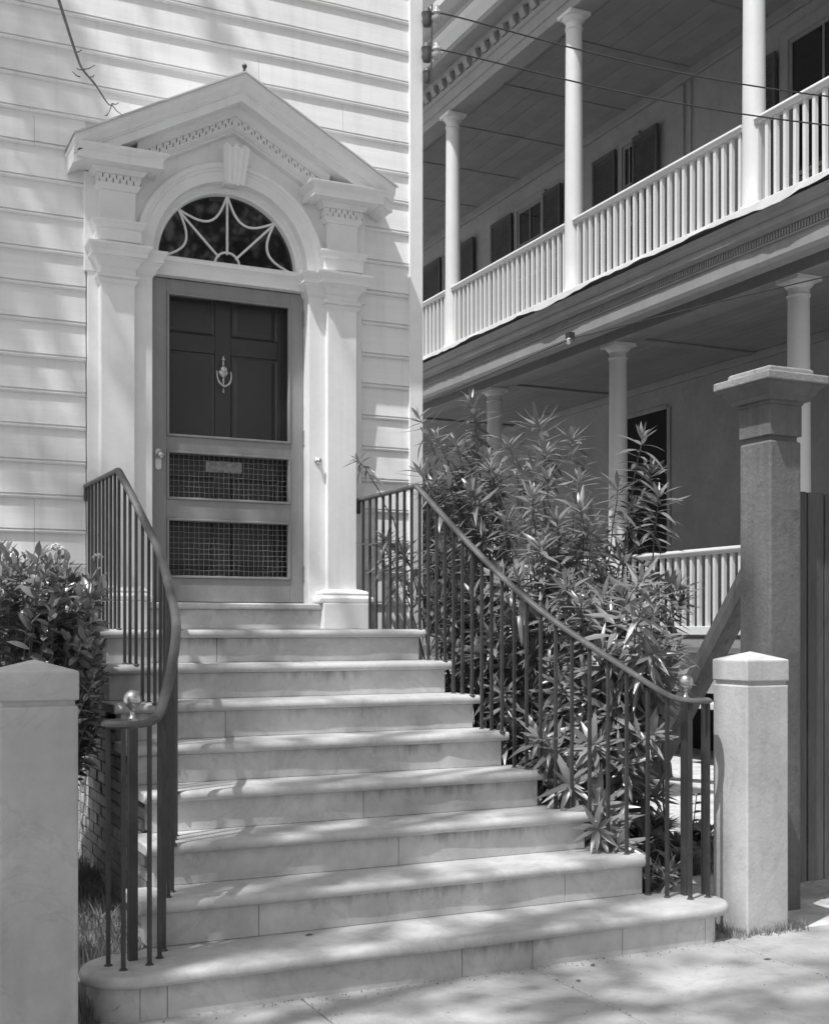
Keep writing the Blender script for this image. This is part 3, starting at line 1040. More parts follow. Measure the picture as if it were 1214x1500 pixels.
def balustrade(x, z_floor, z_bot0, z_bot1, z_top, y0, y1, sp, bw_, name_m):
    root = MB().box(x - .035, x + .035, y0, y1, z_bot0, z_bot1).build('balustrade', M['pwhite'], pz, bevel=.006)
    MB().prism([(x - .035, z_top - .07), (x + .035, z_top - .07), (x + .035, z_top - .05), (x + .055, z_top - .035), (x + .05, z_top - .012), (x + .012, z_top), (x - .012, z_top), (x - .05, z_top - .012), (x - .055, z_top - .035), (x - .035, z_top - .05)],
               y0, y1, 'Y').build('handrail', M['pwhite'], root, bevel=.004)
    me = MB().box(-bw_ / 2, bw_ / 2, -bw_ / 2, bw_ / 2, 0, 1).mesh('baluster', M['pwhite'])
    y = y0 + sp * .5
    while y < y1:
        piece(me, 'baluster', root, (x + random.uniform(-.002, .002), y + random.uniform(-.004, .004), z_bot1 - .01), (1, 1, z_top - z_bot1 - .05), rot=(random.uniform(-.004, .004), 0, random.uniform(-.05, .05)))
        y += sp


ups = [Y0, 1.29, 4.24, 7.19, 10.14]
for a, b in zip(ups, ups[1:]):
    balustrade(XC - .03, 5.06, 5.065, 5.175, 5.935, a + .085, b - .085, .1155, .035, 'up')
los = [Y0, 1.60, 4.55, 7.50]
for a, b in zip(los, los[1:]):
    balustrade(XL_, 1.30, 1.350, 1.442, 2.255, a + .10, b - .10, .130, .038, 'lo')
# lower storey entablature: beam, frieze, dentil course, crown with its ragged flashing
E1 = [(XC + .02, 4.56), (XC - .115, 4.56), (XC - .13, 4.60), (XC - .13, 4.72), (XC - .145, 4.725), (XC - .145, 4.74), (XC - .12, 4.742), (XC - .12, 4.808), (XC - .15, 4.81),
      (XC - .16, 4.815), (XC - .165, 4.822), (XC - .185, 4.835), (XC - .20, 4.84), (XC - .20, 4.90), (XC - .215, 4.905), (XC - .235, 4.93), (XC - .24, 4.955), (XC - .26, 4.985), (XC + .02, 4.985)]
ent = MB().prism(E1, Y0, Y1, 'Y').build('entablature', M['pshade'], pz)
MB().box(XL_ - .15, XL_ + .15, Y0, Y1, 4.712, 4.90).build('beam', M['pshade'], pz, bevel=.006)
de = MB()
y = Y0 + .05
while y < 15:
    de.box(XC - .147, XC - .115, y, y + .019, 4.745, 4.806)
    y += .034
tag(de.build('dentil_course', M['pshade'], ent), kind='stuff')
fl = MB()
n = 160
rings = []
zz_ = 0
for i in range(n + 1):
    y = Y0 + (Y1 - Y0) * i / n
    zz_ = .72 * zz_ + random.uniform(-.012, .012)
    d = -.012 + zz_ - .030 * max(0, math.sin(y * 1.75 + .4)) ** 3
    rings.append([(XC - .08, y, 5.064), (XC - .275, y, 5.058), (XC - .278 - abs(zz_) * .5, y, 5.03 + d), (XC - .272, y, 5.03 + d), (XC - .268, y, 5.052), (XC - .08, y, 5.06)])
fl.loft(rings).build('flashing', M['pwhite'], pz)
# lower porch ceiling: narrow boards and cross trims
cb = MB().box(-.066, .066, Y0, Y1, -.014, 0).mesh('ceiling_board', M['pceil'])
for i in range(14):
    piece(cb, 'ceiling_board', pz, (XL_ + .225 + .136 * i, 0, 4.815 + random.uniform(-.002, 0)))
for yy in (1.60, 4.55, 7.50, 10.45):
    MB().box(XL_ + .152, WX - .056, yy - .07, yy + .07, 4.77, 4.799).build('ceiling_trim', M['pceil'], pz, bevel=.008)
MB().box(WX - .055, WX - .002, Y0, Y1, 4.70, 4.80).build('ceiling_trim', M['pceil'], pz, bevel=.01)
# upper entablature and eaves
E2 = [(XC + .14, 8.22), (XC - .10, 8.22), (XC - .10, 8.33), (XC - .115, 8.335), (XC - .115, 8.47), (XC - .13, 8.475), (XC - .15, 8.50), (XC - .15, 8.52), (XC - .12, 8.525), (XC - .12, 8.66),
      (XC - .15, 8.665), (XC - .18, 8.70), (XC - .18, 8.73), (XC - .36, 8.735), (XC - .36, 8.80), (XC + .14, 8.80)]
ent2 = MB().prism(E2, Y0, Y1, 'Y').build('cornice', M['pshade'], pz)
MB().prism([(XC + .1, 8.802), (XC - .365, 8.802), (XC - .37, 8.822), (XC - .40, 8.85), (XC - .45, 8.89), (XC - .475, 8.93), (XC - .48, 8.96), (XC + .1, 8.97)], Y0, Y1, 'Y').build('crown_moulding', M['pwhite'], ent2)
mo = MB()
mo.prism([(0, 0), (-.035, 0), (-.048, .02), (-.062, .035), (-.075, .07), (-.078, .11), (0, .11)], -.052, .052, 'Y')
mo_me = mo.mesh('modillion', M['pshade'])
y = Y0 + .12
while y < 16:
    piece(mo_me, 'modillion', ent2, (XC - .12, y, 8.54))
    y += .235
MB().add([(XC - .48, Y0, 8.972), (XC - .48, Y1, 8.972), (XC - .40, Y1, 9.06), (XC - .40, Y0, 9.06)], [(0, 1, 2, 3)]).box(XC - .40, XC - .36, Y0, Y1, 8.97, 9.10).build('gutter', M['pwhite'], ent2)
MB().box(XC - .62, XC - .36, Y0, Y1, 9.105, 9.14).box(XC - .655, XC - .62, Y0, Y1, 9.115, 9.22).build('roof_edge', M['roofing'], ent2)
MB().prism([(XC - .63, 9.22), (XC - .63, 9.245), (WX + 3, 11.2), (WX + 3, 11.0)], Y0 - .2, Y1, 'Y').build('roof', M['roofing'], pz)
# upper porch ceiling: panelled
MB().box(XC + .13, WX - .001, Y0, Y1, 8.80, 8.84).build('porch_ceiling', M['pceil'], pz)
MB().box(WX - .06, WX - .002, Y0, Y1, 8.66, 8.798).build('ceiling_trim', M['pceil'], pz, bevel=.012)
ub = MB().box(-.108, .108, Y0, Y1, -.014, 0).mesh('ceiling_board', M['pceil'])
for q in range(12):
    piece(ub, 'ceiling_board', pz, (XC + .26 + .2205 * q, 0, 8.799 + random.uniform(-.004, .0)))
for q in range(8):
    yy = 1.29 + 1.475 * q
    MB().box(XC + .146, WX - .07, yy - .02, yy + .02, 8.770, 8.7835).build('ceiling_trim', M['pceil'], pz, bevel=.006)


def shutter(y0, y1, z0, z1):
    s = MB().box(WX - .075, WX - .068, y0 + .03, y1 - .03, z0 + .03, z1 - .03).build('shutter', M['shutter'], pz)
    fr = MB()
    fr.box(WX - .09, WX - .055, y0, y0 + .05, z0, z1)
    fr.box(WX - .09, WX - .055, y1 - .05, y1, z0, z1)
    for z in (z0, (z0 + z1) / 2 - .03, z1 - .07):
        fr.box(WX - .089, WX - .056, y0 + .05, y1 - .05, z, z + .07)
    fr.build('shutter_frame', M['shutter'], s)
    lm = MB().add([(-.014, 0, -.013), (-.010, 0, -.017), (.014, 0, .013), (.010, 0, .017), (-.014, 1, -.013), (-.010, 1, -.017), (.014, 1, .013), (.010, 1, .017)],
                  [(0, 1, 2, 3), (7, 6, 5, 4), (0, 4, 5, 1), (1, 5, 6, 2), (2, 6, 7, 3), (3, 7, 4, 0)]).mesh('slat', M['shutter'])
    z = z0 + .09
    while z < z1 - .09:
        if abs(z - (z0 + z1) / 2) > .05:
            piece(lm, 'slat', s, (WX - .083, y0 + .05, z), (1, y1 - y0 - .1, 1))
        z += .042


def window(y0, y1, z0, z1, casing=.10):
    w = MB()
    w.box(WX - .05, WX - .001, y0 - casing, y0, z0, z1 + casing)
    w.box(WX - .05, WX - .001, y1, y1 + casing, z0, z1 + casing)
    w.box(WX - .051, WX - .002, y0, y1, z1, z1 + casing)
    w.box(WX - .10, WX - .001, y0 - casing - .03, y1 + casing + .03, z0 - .07, z0)
    f = w.build('window', M['pshade'], pz, bevel=.004)
    MB().box(WX - .012, WX - .008, y0, y1, z0, z1).build('pane', M['glass'], f)
    s = MB()
    zm = (z0 + z1) / 2
    s.box(WX - .03, WX - .013, y0, y0 + .05, z0, z1)
    s.box(WX - .03, WX - .013, y1 - .05, y1, z0, z1)
    for z in (z0, zm - .02, z1 - .05):
        s.box(WX - .031, WX - .0135, y0 + .05, y1 - .05, z, z + .05)
    s.box(WX - .029, WX - .014, (y0 + y1) / 2 - .012, (y0 + y1) / 2 + .012, z0, z1)
    for z in (z0 + (z1 - z0) * .25, z0 + (z1 - z0) * .75):
        s.box(WX - .0285, WX - .0142, y0 + .05, y1 - .05, z - .012, z + .012)
    s.build('sash', M['sash'], f)


ZW0, ZW1 = 6.0, 8.31
def wy(y):
    return (y + 7.32) * 10.19 / 9.29 - 7.32
def SH(a, b):
    shutter(wy(a), wy(b), ZW0, ZW1)
def WI(a, b):
    window(wy(a), wy(b), ZW0, ZW1 - .02)
SH(5.20, 5.72); WI(5.72, 6.00); SH(6.12, 6.64)
SH(7.46, 7.92); WI(8.02, 8.72); SH(8.84, 9.48)
SH(10.08, 10.60); WI(10.70, 11.15); SH(11.26, 12.05)
window(wy(1.9), wy(2.92), 5.10, 8.36, .14)
shutter(wy(3.08), wy(3.42), 5.10, 8.3)
for yy in (wy(4.62), wy(4.76)):
    MB().box(WX - .03, WX - .001, yy - .022, yy + .022, 5.06, 8.65).build('downpipe', M['stucco'], pz)
# lower doorway: a tall black sheet on the wall paints its unlit inside
d0, d1 = 6.28, 7.66
dw = MB()
dw.box(WX - .02, WX - .001, d0 - .07, d0, 1.30, 4.42)
dw.box(WX - .02, WX - .001, d1, d1 + .07, 1.30, 4.42)
dw.box(WX - .021, WX - .002, d0, d1, 4.40, 4.46)
dwo = dw.build('doorway', M['stucco'], pz, bevel=.004)
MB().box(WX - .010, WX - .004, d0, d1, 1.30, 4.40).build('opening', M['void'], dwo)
MB().box(WX - .03, WX - .012, d0 + .04, d1 - .04, 3.65, 3.70).build('transom_bar', M['door'], dwo)
window(1.2, 2.3, 2.0, 4.1)
# porch lamp-cable insulator and the cable tacked along the frieze
cb_ = empty('porch_cable', (4.98, 4, 4.5), 'thin cable strung along the porch frieze with a small pale insulator', 'cable')
MB().tube([(XC - .20, -.3, 4.20), (XC - .20, 1.5, 4.36), (XC - .20, 4.0, 4.555), (XC - .20, 6.0, 4.51), (XC - .20, 9.0, 4.43), (XC - .20, 12.0, 4.40)], .006, 6).build('wire', M['black'], cb_)
MB().lathe([(0, 0), (.02, 0), (.028, .02), (.022, .035), (.03, .055), (.02, .075), (0, .08)], (XC - .19, 4.04, 4.50), 12).build('insulator', M['ceramic'], cb_, smooth=50)
MB().box(XC - .20, XC - .13, 4.02, 4.10, 4.58, 4.64).build('bracket', M['black'], cb_)

# ------------------------------------------------------------------ leaning timber
tim = empty('leaning_timber', (4.75, 2.2, 0), 'rough weathered timber beam leaning over the garden beside the dark crawl opening', 'beam')
a, b = Vector((4.97, 2.55, -.02)), Vector((4.74, .61, 2.06))
mid = [a.lerp(b, t) for t in (0, .12, .3, .5, .7, .85, 1)]
mid = [p + Vector((random.uniform(-.004, .004), random.uniform(-.004, .004), 0)) for p in mid]
sq = [(-.085, -.09), (0, -.10), (.085, -.085), (.095, 0), (.085, .09), (0, .085), (-.09, .085), (-.085, 0)]
MB().sweep(mid, sq).build('beam', M['timber'], tim, bevel=.01)
MB().loft([[(4.97 + .26 * s * math.cos(2 * PI * i / 10) * (1 + .15 * math.sin(i * 2.1)), 2.58 + .24 * s * math.sin(2 * PI * i / 10), z) for i in range(10)] for s, z in ((1, -.03), (.95, .10), (.78, .22), (.5, .30), (.2, .32))]).build('footing_stone', M['timber'], tim, smooth=60)

# ------------------------------------------------------------------ wires and insulators on the corner of the house
ins = empty('insulator_bracket', (1.34, -.05, 5.0), 'iron rod with dark clamps and ceramic insulators on the corner of the clapboard house', 'insulator')
MB().tube([(1.325, -.10, 4.98), (1.33, -.10, 5.2), (1.335, -.10, 5.5)], .006, 8).build('rod', M['iron'], ins)
for z, s in ((5.04, 1.0), (5.19, 1.25), (5.42, 1.2)):
    MB().lathe([(0, -.05 * s), (.022 * s, -.045 * s), (.030 * s, -.02 * s), (.026 * s, 0), (.032 * s, .025 * s), (.018 * s, .05 * s), (0, .052 * s)], (1.313, -.07, z), 10).build('clamp', M['iron'], ins, smooth=40)
for z in (5.19, 5.43):
    MB().lathe([(0, -.045), (.026, -.043), (.034, -.030), (.034, -.012), (.022, -.004), (.022, .006), (.032, .012), (.030, .026), (.016, .038), (.014, .06), (0, .066)], (1.362, -.11, z), 16).build('insulator', M['ceramic'], ins, smooth=50)
    MB().tube([(1.31, -.02, z - .02), (1.33, -.06, z - .03), (1.36, -.105, z - .02)], .007, 6).build('hook', M['iron'], ins)


def wire(p, label):
    path = []
    a, m, b = [Vector(q) for q in p]
    path = smooth_path([a, m, b], 14)
    o = MB().tube(path, .0052, 6).build('service_wire', M['black'])
    return tag(o, label, 'wire', 'service wires')


wire([(1.375, -.12, 5.205), (3.88, -.82, 4.90), (9.0, -2.3, 4.85)], 'lower black service wire tied to the ceramic insulator beside the corner board')
wire([(1.375, -.12, 5.445), (3.88, -.82, 5.10), (9.0, -2.3, 5.05)], 'upper black service wire crossing the top of both white porch columns')
pole = empty('utility_pole', (9.05, -2.3, 0), 'wooden utility pole carrying the service wires beyond the porch', 'pole')
MB().tube([(9.05, -2.3, -.1), (9.05, -2.3, 6.5)], [.13, .10], 12).build('post', M['timber'], pole)
MB().box(8.98, 9.04, -2.9, -1.7, 4.78, 4.88).build('crossarm', M['timber'], pole)


# ------------------------------------------------------------------ plants
def leaf_mesh(length, width, fold, curl, segs=5, pointy=1.0):
    """leaf along +Y, lying about the XY plane, folded on the midrib; returns verts, faces"""
    vs, fs = [], []
    for i in range(segs + 1):
        t = i / segs
        w = width * .5 * (math.sin(PI * min(t ** .85 * .98 + .02, 1)) ** pointy)
        if i == segs:
            w = 0
        y = length * t
        z = -curl * t * t
        vs += [(-w, y, z + fold * w), (0, y, z), (w, y, z + fold * w)]
    for i in range(segs):
        a = 3 * i
        if i == segs - 1:
            fs += [(a, a + 1, a + 4), (a + 1, a + 2, a + 4)]
        else:
            fs += [(a, a + 1, a + 4, a + 3), (a + 1, a + 2, a + 5, a + 4)]
    return np.array(vs), fs


def merge_leaves(kinds, items, name, m, parent):
    """items: (kind index, 4x4 numpy) -> one mesh"""
    V, F = [], []
    b = 0
    for k, T in items:
        vs, fs = kinds[k]
        v = vs @ T[:3, :3].T + T[:3, 3]
        V.append(v)
        F += [tuple(i + b for i in f) for f in fs]
        b += len(vs)
    V = np.vstack(V) - np.array(wpos(parent))
    me = bpy.data.meshes.new(name)
    me.from_pydata(V.tolist(), [], F)
    me.materials.append(m)
    for p in me.polygons:
        p.use_smooth = True
    o = bpy.data.objects.new(name, me)
    COL.objects.link(o)
    WORLD[o.name] = wpos(parent)
    if parent is not None:
        o.parent = parent
    return o


CAM = np.array(cam.location)
FW = np.array([math.sin(YAW), math.cos(YAW), 0])
RT = np.array([math.cos(YAW), -math.sin(YAW), 0])


def ray_point(px, py, d):
    return CAM + d * (FW + RT * ((px - 607) / 1800) + np.array([0, 0, 1]) * ((922 - py) / 1800))


LIGHT = -np.array(SUN)          # leaves turn their faces to the light


def orient(pos, direction, normal_hint, scale):
    y = direction / np.linalg.norm(direction)
    x = np.cross(y, normal_hint)
    if np.linalg.norm(x) < 1e-3:
        x = np.cross(y, np.array([1, 0, 0]))
    x /= np.linalg.norm(x)
    z = np.cross(x, y)
    T = np.eye(4)
    T[:3, 0] = x * scale; T[:3, 1] = y * scale; T[:3, 2] = z * scale; T[:3, 3] = pos
    return T


def bez(p0, p1, p2, n):
    t = np.linspace(0, 1, n)[:, None]
    return (1 - t) ** 2 * p0 + 2 * t * (1 - t) * p1 + t * t * p2


def finish_plant(root, kinds, items, m, leaf_name, nsingle=295):
    """the leaves that face the camera first are objects of their own, the rest one mesh"""
    depth = [float((T[:3, 3] - CAM) @ FW) + .3 * random.random() for k, T in items]
    order = np.argsort(depth)
    meshes = []
    for vs, fs in kinds:
        me = bpy.data.meshes.new(leaf_name)
        me.from_pydata(vs.tolist(), [], fs)
        me.materials.append(m)
        for p in me.polygons:
            p.use_smooth = True
        meshes.append(me)
    for i in order[:nsingle]:
        k, T = items[i]
        piece(meshes[k], leaf_name, root, None, mat4=Matrix(T.tolist()))
    rest = [items[i] for i in order[nsingle:]]
    if rest:
        o = merge_leaves(kinds, rest, 'foliage', m, root)
        o['kind'] = 'stuff'


# oleander: whorled stems behind the right railing
ole = empty('oleander_shrub', (1.9, -.9, 0), 'large oleander shrub with narrow whorled leaves growing behind the iron railing', 'shrub')
OK = [leaf_mesh(1.0, .18, .28, .12), leaf_mesh(1.0, .20, .2, .32), leaf_mesh(1.0, .165, .38, .03), leaf_mesh(1.0, .185, .22, -.10), leaf_mesh(1.0, .17, .2, .55)]
items = []
stems = MB()


def whorled(tip, base, leafy, L, n_wh, bulge=.35, droop=0.0, thick=.007):
    tip, base = np.array(tip, float), np.array(base, float)
    ctrl = base * .45 + tip * .55
    ctrl = np.array([base[0] * .65 + tip[0] * .35, base[1] * .65 + tip[1] * .35, base[2] * .3 + tip[2] * .7 + bulge * .2])
    P = bez(base, ctrl, tip, 13)
    P[1:-1] += rng.normal(0, .008, (11, 3))
    stems.tube([tuple(p) for p in P], list(np.linspace(thick, .0028, 13)), 5)
    seglen = np.linalg.norm(np.diff(P, axis=0), axis=1)
    tot = seglen.sum()
    cum = np.concatenate([[0], np.cumsum(seglen)])
    ph = random.random() * 6
    for i in range(n_wh):
        s = i / max(n_wh - 1, 1)                       # 0 at the tip
        dist = tot - s ** 1.35 * min(leafy, tot * .85) - .004
        j = min(np.searchsorted(cum, dist) - 1, 11)
        j = max(j, 0)
        f = (dist - cum[j]) / max(seglen[j], 1e-6)
        p = P[j] * (1 - f) + P[j + 1] * f
        t = P[j + 1] - P[j]
        t /= np.linalg.norm(t)
        a = np.cross(t, [0.3, .2, .9]); a /= (np.linalg.norm(a) + 1e-9)
        b = np.cross(t, a)
        ph += 1.05 + random.uniform(-.15, .15)
        spread = math.radians(30 + 48 * min(s * 3.2, 1) + 22 * s + random.uniform(-9, 9))
        ll = L * (.55 + .45 * min(s * 5 + .1, 1)) * random.uniform(.72, 1.22)
        for q in range(3 if s > .25 else 4):
            if s > .5 and random.random() < (s - .5) * 1.0:
                continue
            an = ph + q * 2 * PI / (3 if s > .25 else 4) + random.uniform(-.2, .2)
            out = a * math.cos(an) + b * math.sin(an)
            d = t * math.cos(spread) + out * math.sin(spread) + np.array([0, 0, -.12 * s - droop])
            T = orient(p, d, t * .45 + LIGHT * .75 + rng.normal(0, .16, 3), ll)
            items.append((random.choice((0, 1, 2, 3, 0, 1, 3, 4)), T))


# tips one can make out in the photograph, at their real distance
tips = [(690, 588, 8.0), (612, 608, 7.55), (640, 640, 7.7), (668, 650, 7.7), (700, 640, 8.1), (745, 650, 7.9), (788, 622, 8.0), (800, 660, 7.7), (838, 640, 8.1), (765, 690, 7.7), (615, 690, 7.5), (655, 700, 7.5),
        (720, 700, 7.7), (690, 720, 7.4), (850, 700, 7.6), (942, 640, 7.2), (905, 710, 7.2), (965, 725, 7.1), (955, 690, 7.3), (930, 745, 7.2), (780, 725, 7.1), (850, 745, 6.9), (815, 760, 7.0), (740, 760, 7.2), (700, 775, 7.4), (860, 780, 6.9),
        (790, 800, 6.8), (560, 795, 7.75), (590, 810, 7.5), (645, 800, 7.4), (760, 850, 6.7), (735, 840, 6.9), (830, 860, 6.5), (850, 880, 6.35), (880, 845, 6.9), (900, 870, 6.9), (985, 860, 7.2), (1000, 880, 7.2), (960, 850, 7.4), (930, 940, 6.5), (955, 965, 6.5),
        (975, 985, 6.4), (905, 985, 6.3), (650, 935, 7.3), (700, 955, 7.0), (735, 1010, 6.7), (790, 1080, 6.2), (805, 1095, 6.15), (860, 1010, 6.3), (870, 1090, 6.1), (925, 1060, 6.2), (950, 1040, 6.3), (915, 1120, 6.1), (880, 1180, 6.0), (965, 1165, 6.6),
        (820, 1000, 6.5), (780, 950, 6.8), (745, 905, 6.9), (690, 870, 7.3), (640, 870, 7.4), (720, 930, 7.0), (840, 930, 6.6), (800, 900, 6.7), (890, 920, 6.6), (600, 870, 7.5), (835, 1150, 6.05), (875, 1215, 5.9), (905, 1240, 5.9)]
for x, y, d in tips:
    p = ray_point(x, y, d)
    bx = 1.85 + .45 * (p[0] - 1.85) + random.uniform(-.15, .15)
    by = -1.0 + .5 * (p[1] + 1.0) + random.uniform(-.15, .15)
    big = d < 7 or y > 700
    whorled(p, (max(bx, 1.25), by, 0), random.uniform(.28, .5), random.uniform(.15, .195), random.randint(10, 15), thick=random.uniform(.006, .011))
# body of the bush
for i in range(150):
    x = rng.uniform(600, 960)
    top = np.interp(x, [590, 640, 690, 740, 800, 850, 900, 960], [660, 650, 620, 660, 650, 690, 760, 850])
    bot = np.interp(x, [590, 650, 750, 850, 960], [900, 960, 1080, 1190, 1130])
    y = rng.uniform(top + 25, bot)
    u = (x - 607) / 1800
    dmin = (1.22 + 2.19) / (math.sin(YAW) + u * math.cos(YAW))
    d = dmin + rng.uniform(.15, 1.3)
    p = ray_point(x, y, d)
    if p[0] < 1.36 and p[1] > -.12:
        continue
    bx = max(1.85 + .5 * (p[0] - 1.85) + rng.normal(0, .15), 1.2)
    by = -1.0 + .55 * (p[1] + 1.0) + rng.normal(0, .15)
    whorled(p, (bx, by, 0), rng.uniform(.30, .65), rng.uniform(.14, .195), int(rng.integers(10, 17)))
for i in range(22):
    x = rng.uniform(800, 1005)
    y = rng.uniform(np.interp(x, [800, 900, 960, 1005], [760, 830, 850, 850]), np.interp(x, [800, 900, 950, 1005], [1060, 1090, 1060, 930]))
    u = (x - 607) / 1800
    d = (1.75 + 2.19) / (math.sin(YAW) + u * math.cos(YAW)) + rng.uniform(-.25, .9)
    p = ray_point(x, y, d)
    whorled(p, (1.9 + .5 * (p[0] - 1.9) + rng.normal(0, .12), -1.0 + .5 * (p[1] + 1) + rng.normal(0, .12), 0), rng.uniform(.25, .5), rng.uniform(.13, .175), int(rng.integers(11, 17)))
# the spray that reaches across to the door surround
whorled(ray_point(522, 672, 7.35), (1.15, -.45, 1.25), .16, .12, 7, droop=.1, thick=.006)
whorled(ray_point(565, 790, 7.5), (1.3, -.5, .9), .3, .13, 8, thick=.006)
stems.build('branch', M['stem'], ole, smooth=60)
finish_plant(ole, OK, items, M['oleander'], 'leaf')

# broad-leaved shrub left of the steps
shr = empty('broadleaf_shrub', (-1.5, -1.1, 0), 'glossy broad-leaved shrub with small cream flower heads against the clapboards', 'shrub')
SK = [leaf_mesh(1.0, .42, .28, .12, 5, .8), leaf_mesh(1.0, .47, .2, .25, 5, .8), leaf_mesh(1.0, .38, .4, .02, 5, .8)]
items = []
stems = MB()


def spray(tip, base, L, n_l, leafy):
    tip, base = np.array(tip, float), np.array(base, float)
    ctrl = base * .6 + tip * .4 + np.array([0, 0, .25])
    P = bez(base, ctrl, tip, 9)
    stems.tube([tuple(p) for p in P], list(np.linspace(.005, .002, 9)), 5)
    seglen = np.linalg.norm(np.diff(P, axis=0), axis=1)
    cum = np.concatenate([[0], np.cumsum(seglen)])
    tot = cum[-1]
    ph = random.random() * 6
    for i in range(n_l):
        s = i / (n_l - 1)
        dist = tot - s * min(leafy, tot * .8) - .003
        j = max(min(np.searchsorted(cum, dist) - 1, 7), 0)
        f = (dist - cum[j]) / max(seglen[j], 1e-6)
        p = P[j] * (1 - f) + P[j + 1] * f
        t = P[j + 1] - P[j]; t /= np.linalg.norm(t)
        a = np.cross(t, [.2, .3, .9]); a /= np.linalg.norm(a) + 1e-9
        b = np.cross(t, a)
        ph += 2.399
        sp = math.radians(25 + 45 * min(s * 2, 1) + random.uniform(-12, 12))
        out = a * math.cos(ph) + b * math.sin(ph)
        d = t * math.cos(sp) + out * math.sin(sp) + np.array([0, 0, .05 - .2 * s])
        items.append((random.randrange(3), orient(p, d, t * .5 + LIGHT * .7 + rng.normal(0, .25, 3), L * random.uniform(.75, 1.15) * (.7 + .3 * min(4 * s, 1)))))


for i in range(300):
    x = rng.uniform(-5, 150)
    top = np.interp(x, [-5, 34, 60, 90, 115, 140, 155], [800, 815, 812, 822, 838, 838, 880])
    y = top + (rng.random() ** 1.15) * (1000 - top)
    if x > 118 and y > 960 and rng.random() < .3:
        continue
    d = rng.uniform(5.2, 6.4)
    p = ray_point(x, y, d)
    if p[0] > -1.06 or p[1] > -.10:
        p[0] = min(p[0], -1.06 - .1 * rng.random()); p[1] = min(p[1], -.1)
    base = (min(-1.50 + .5 * (p[0] + 1.45) + rng.normal(0, .05), -1.38), -1.0 + .6 * (p[1] + 1.0) + rng.normal(0, .08), 0)
    spray(p, base, rng.uniform(.068, .092), int(rng.integers(9, 15)), .22)
for i in range(150):                                    # the mass of the shrub further left and its dark skirt by the brick wall
    if i < 70:
        p = ray_point(rng.uniform(-150, 0), rng.uniform(820, 1080), rng.uniform(5.0, 6.6))
    else:
        p = ray_point(rng.uniform(100, 146), rng.uniform(940, 1130), rng.uniform(5.6, 6.3))
    p[0] = min(p[0], -1.04)
    p[1] = min(p[1], -.1)
    p[2] = max(p[2], .18)
    spray(p, (min(p[0] - .15, -1.38), p[1] + rng.normal(0, .08), 0), rng.uniform(.068, .092), int(rng.integers(9, 14)), .22)
for x, y, d in ((58, 806, 5.9), (48, 815, 5.8), (100, 822, 5.8), (137, 838, 5.6), (150, 862, 5.4), (145, 850, 5.5), (88, 815, 5.9), (138, 905, 5.3), (128, 930, 5.2)):
    spray(ray_point(x, y, d), (-1.4, -1.0, .2), .085, 11, .18)
stems.build('branch', M['stem'], shr, smooth=60)
finish_plant(shr, SK, items, M['shrub'], 'leaf')
for x, y, d in ((143, 817, 5.55), (82, 802, 5.85), (76, 806, 5.85), (88, 806, 5.85)):
    c = ray_point(x, y, d)
    fb = MB()
    for i in range(26):
        o = rng.normal(0, 1, 3); o /= np.linalg.norm(o); o[2] = abs(o[2]) * .8
        q = c + o * .022
        r = .0055
        fb.add([(q[0] - r, q[1], q[2]), (q[0], q[1] - r, q[2]), (q[0] + r, q[1], q[2]), (q[0], q[1] + r, q[2]), (q[0], q[1], q[2] + r), (q[0], q[1], q[2] - r)],
               [(0, 1, 4), (1, 2, 4), (2, 3, 4), (3, 0, 4), (1, 0, 5), (2, 1, 5), (3, 2, 5), (0, 3, 5)])
    fb.build('flower_head', M['bloom'], shr)


# grass left of the steps, at the gatepost foot and in the garden
def blades(n, area, h, name, label=None):
    V, F = [], []
    b = 0
    for i in range(n):
        x, y, z = area()
        hh = h * rng.uniform(.4, 1.2)
        a = rng.uniform(0, 2 * PI)
        le = rng.normal(0, .35, 2) * hh
        w = .0022 + .0015 * rng.random()
        dx, dy = math.cos(a) * w, math.sin(a) * w
        V += [(x - dx, y - dy, z), (x + dx, y + dy, z), (x + le[0] * .4 + dx * .7, y + le[1] * .4 + dy * .7, z + hh * .6), (x + le[0] * .4 - dx * .7, y + le[1] * .4 - dy * .7, z + hh * .6), (x + le[0], y + le[1], z + hh)]
        F += [(b, b + 1, b + 2, b + 3), (b + 3, b + 2, b + 4)]
        b += 5
    me = bpy.data.meshes.new(name)
    me.from_pydata([tuple(v) for v in V], [], F)
    me.materials.append(M['grass'])
    o = bpy.data.objects.new(name, me)
    COL.objects.link(o)
    return tag(o, kind='stuff')


def lawn_area():
    while True:
        x, y = rng.uniform(-2.2, -.96), rng.uniform(-2.95, -.3)
        if y < -2.5 and x > -1.40 and ((x + 1.195) ** 2 + (y + 2.646) ** 2 < .04 or x > -1.195):
            continue
        if y < -2.84 and x > -1.4:
            continue
        if rng.random() < .35 + .65 * (math.sin(x * 9 + y * 5) * math.sin(y * 7 - x * 3) > -.3):
            return x, y, (-.02 + .11 * (y + 2.84) / .24 if y < -2.6 else .085 + .014 * (y + 2.6))
blades(13000, lawn_area, .085, 'grass')


def post_foot():
    t = rng.random()
    if t < .55:
        return 1.50 + .42 * rng.random(), -2.87 + rng.normal(0, .022), -.003
    return 1.57 + rng.normal(0, .03), -2.86 + .3 * rng.random(), -.01
blades(420, post_foot, .05, 'grass')


def bed_area():
    a = rng.uniform(0, 2 * PI)
    r = math.sqrt(rng.random())
    return 2.2 + .85 * r * math.cos(a), -1.45 + .6 * r * math.sin(a), -.03
blades(6000, bed_area, .17, 'weeds')


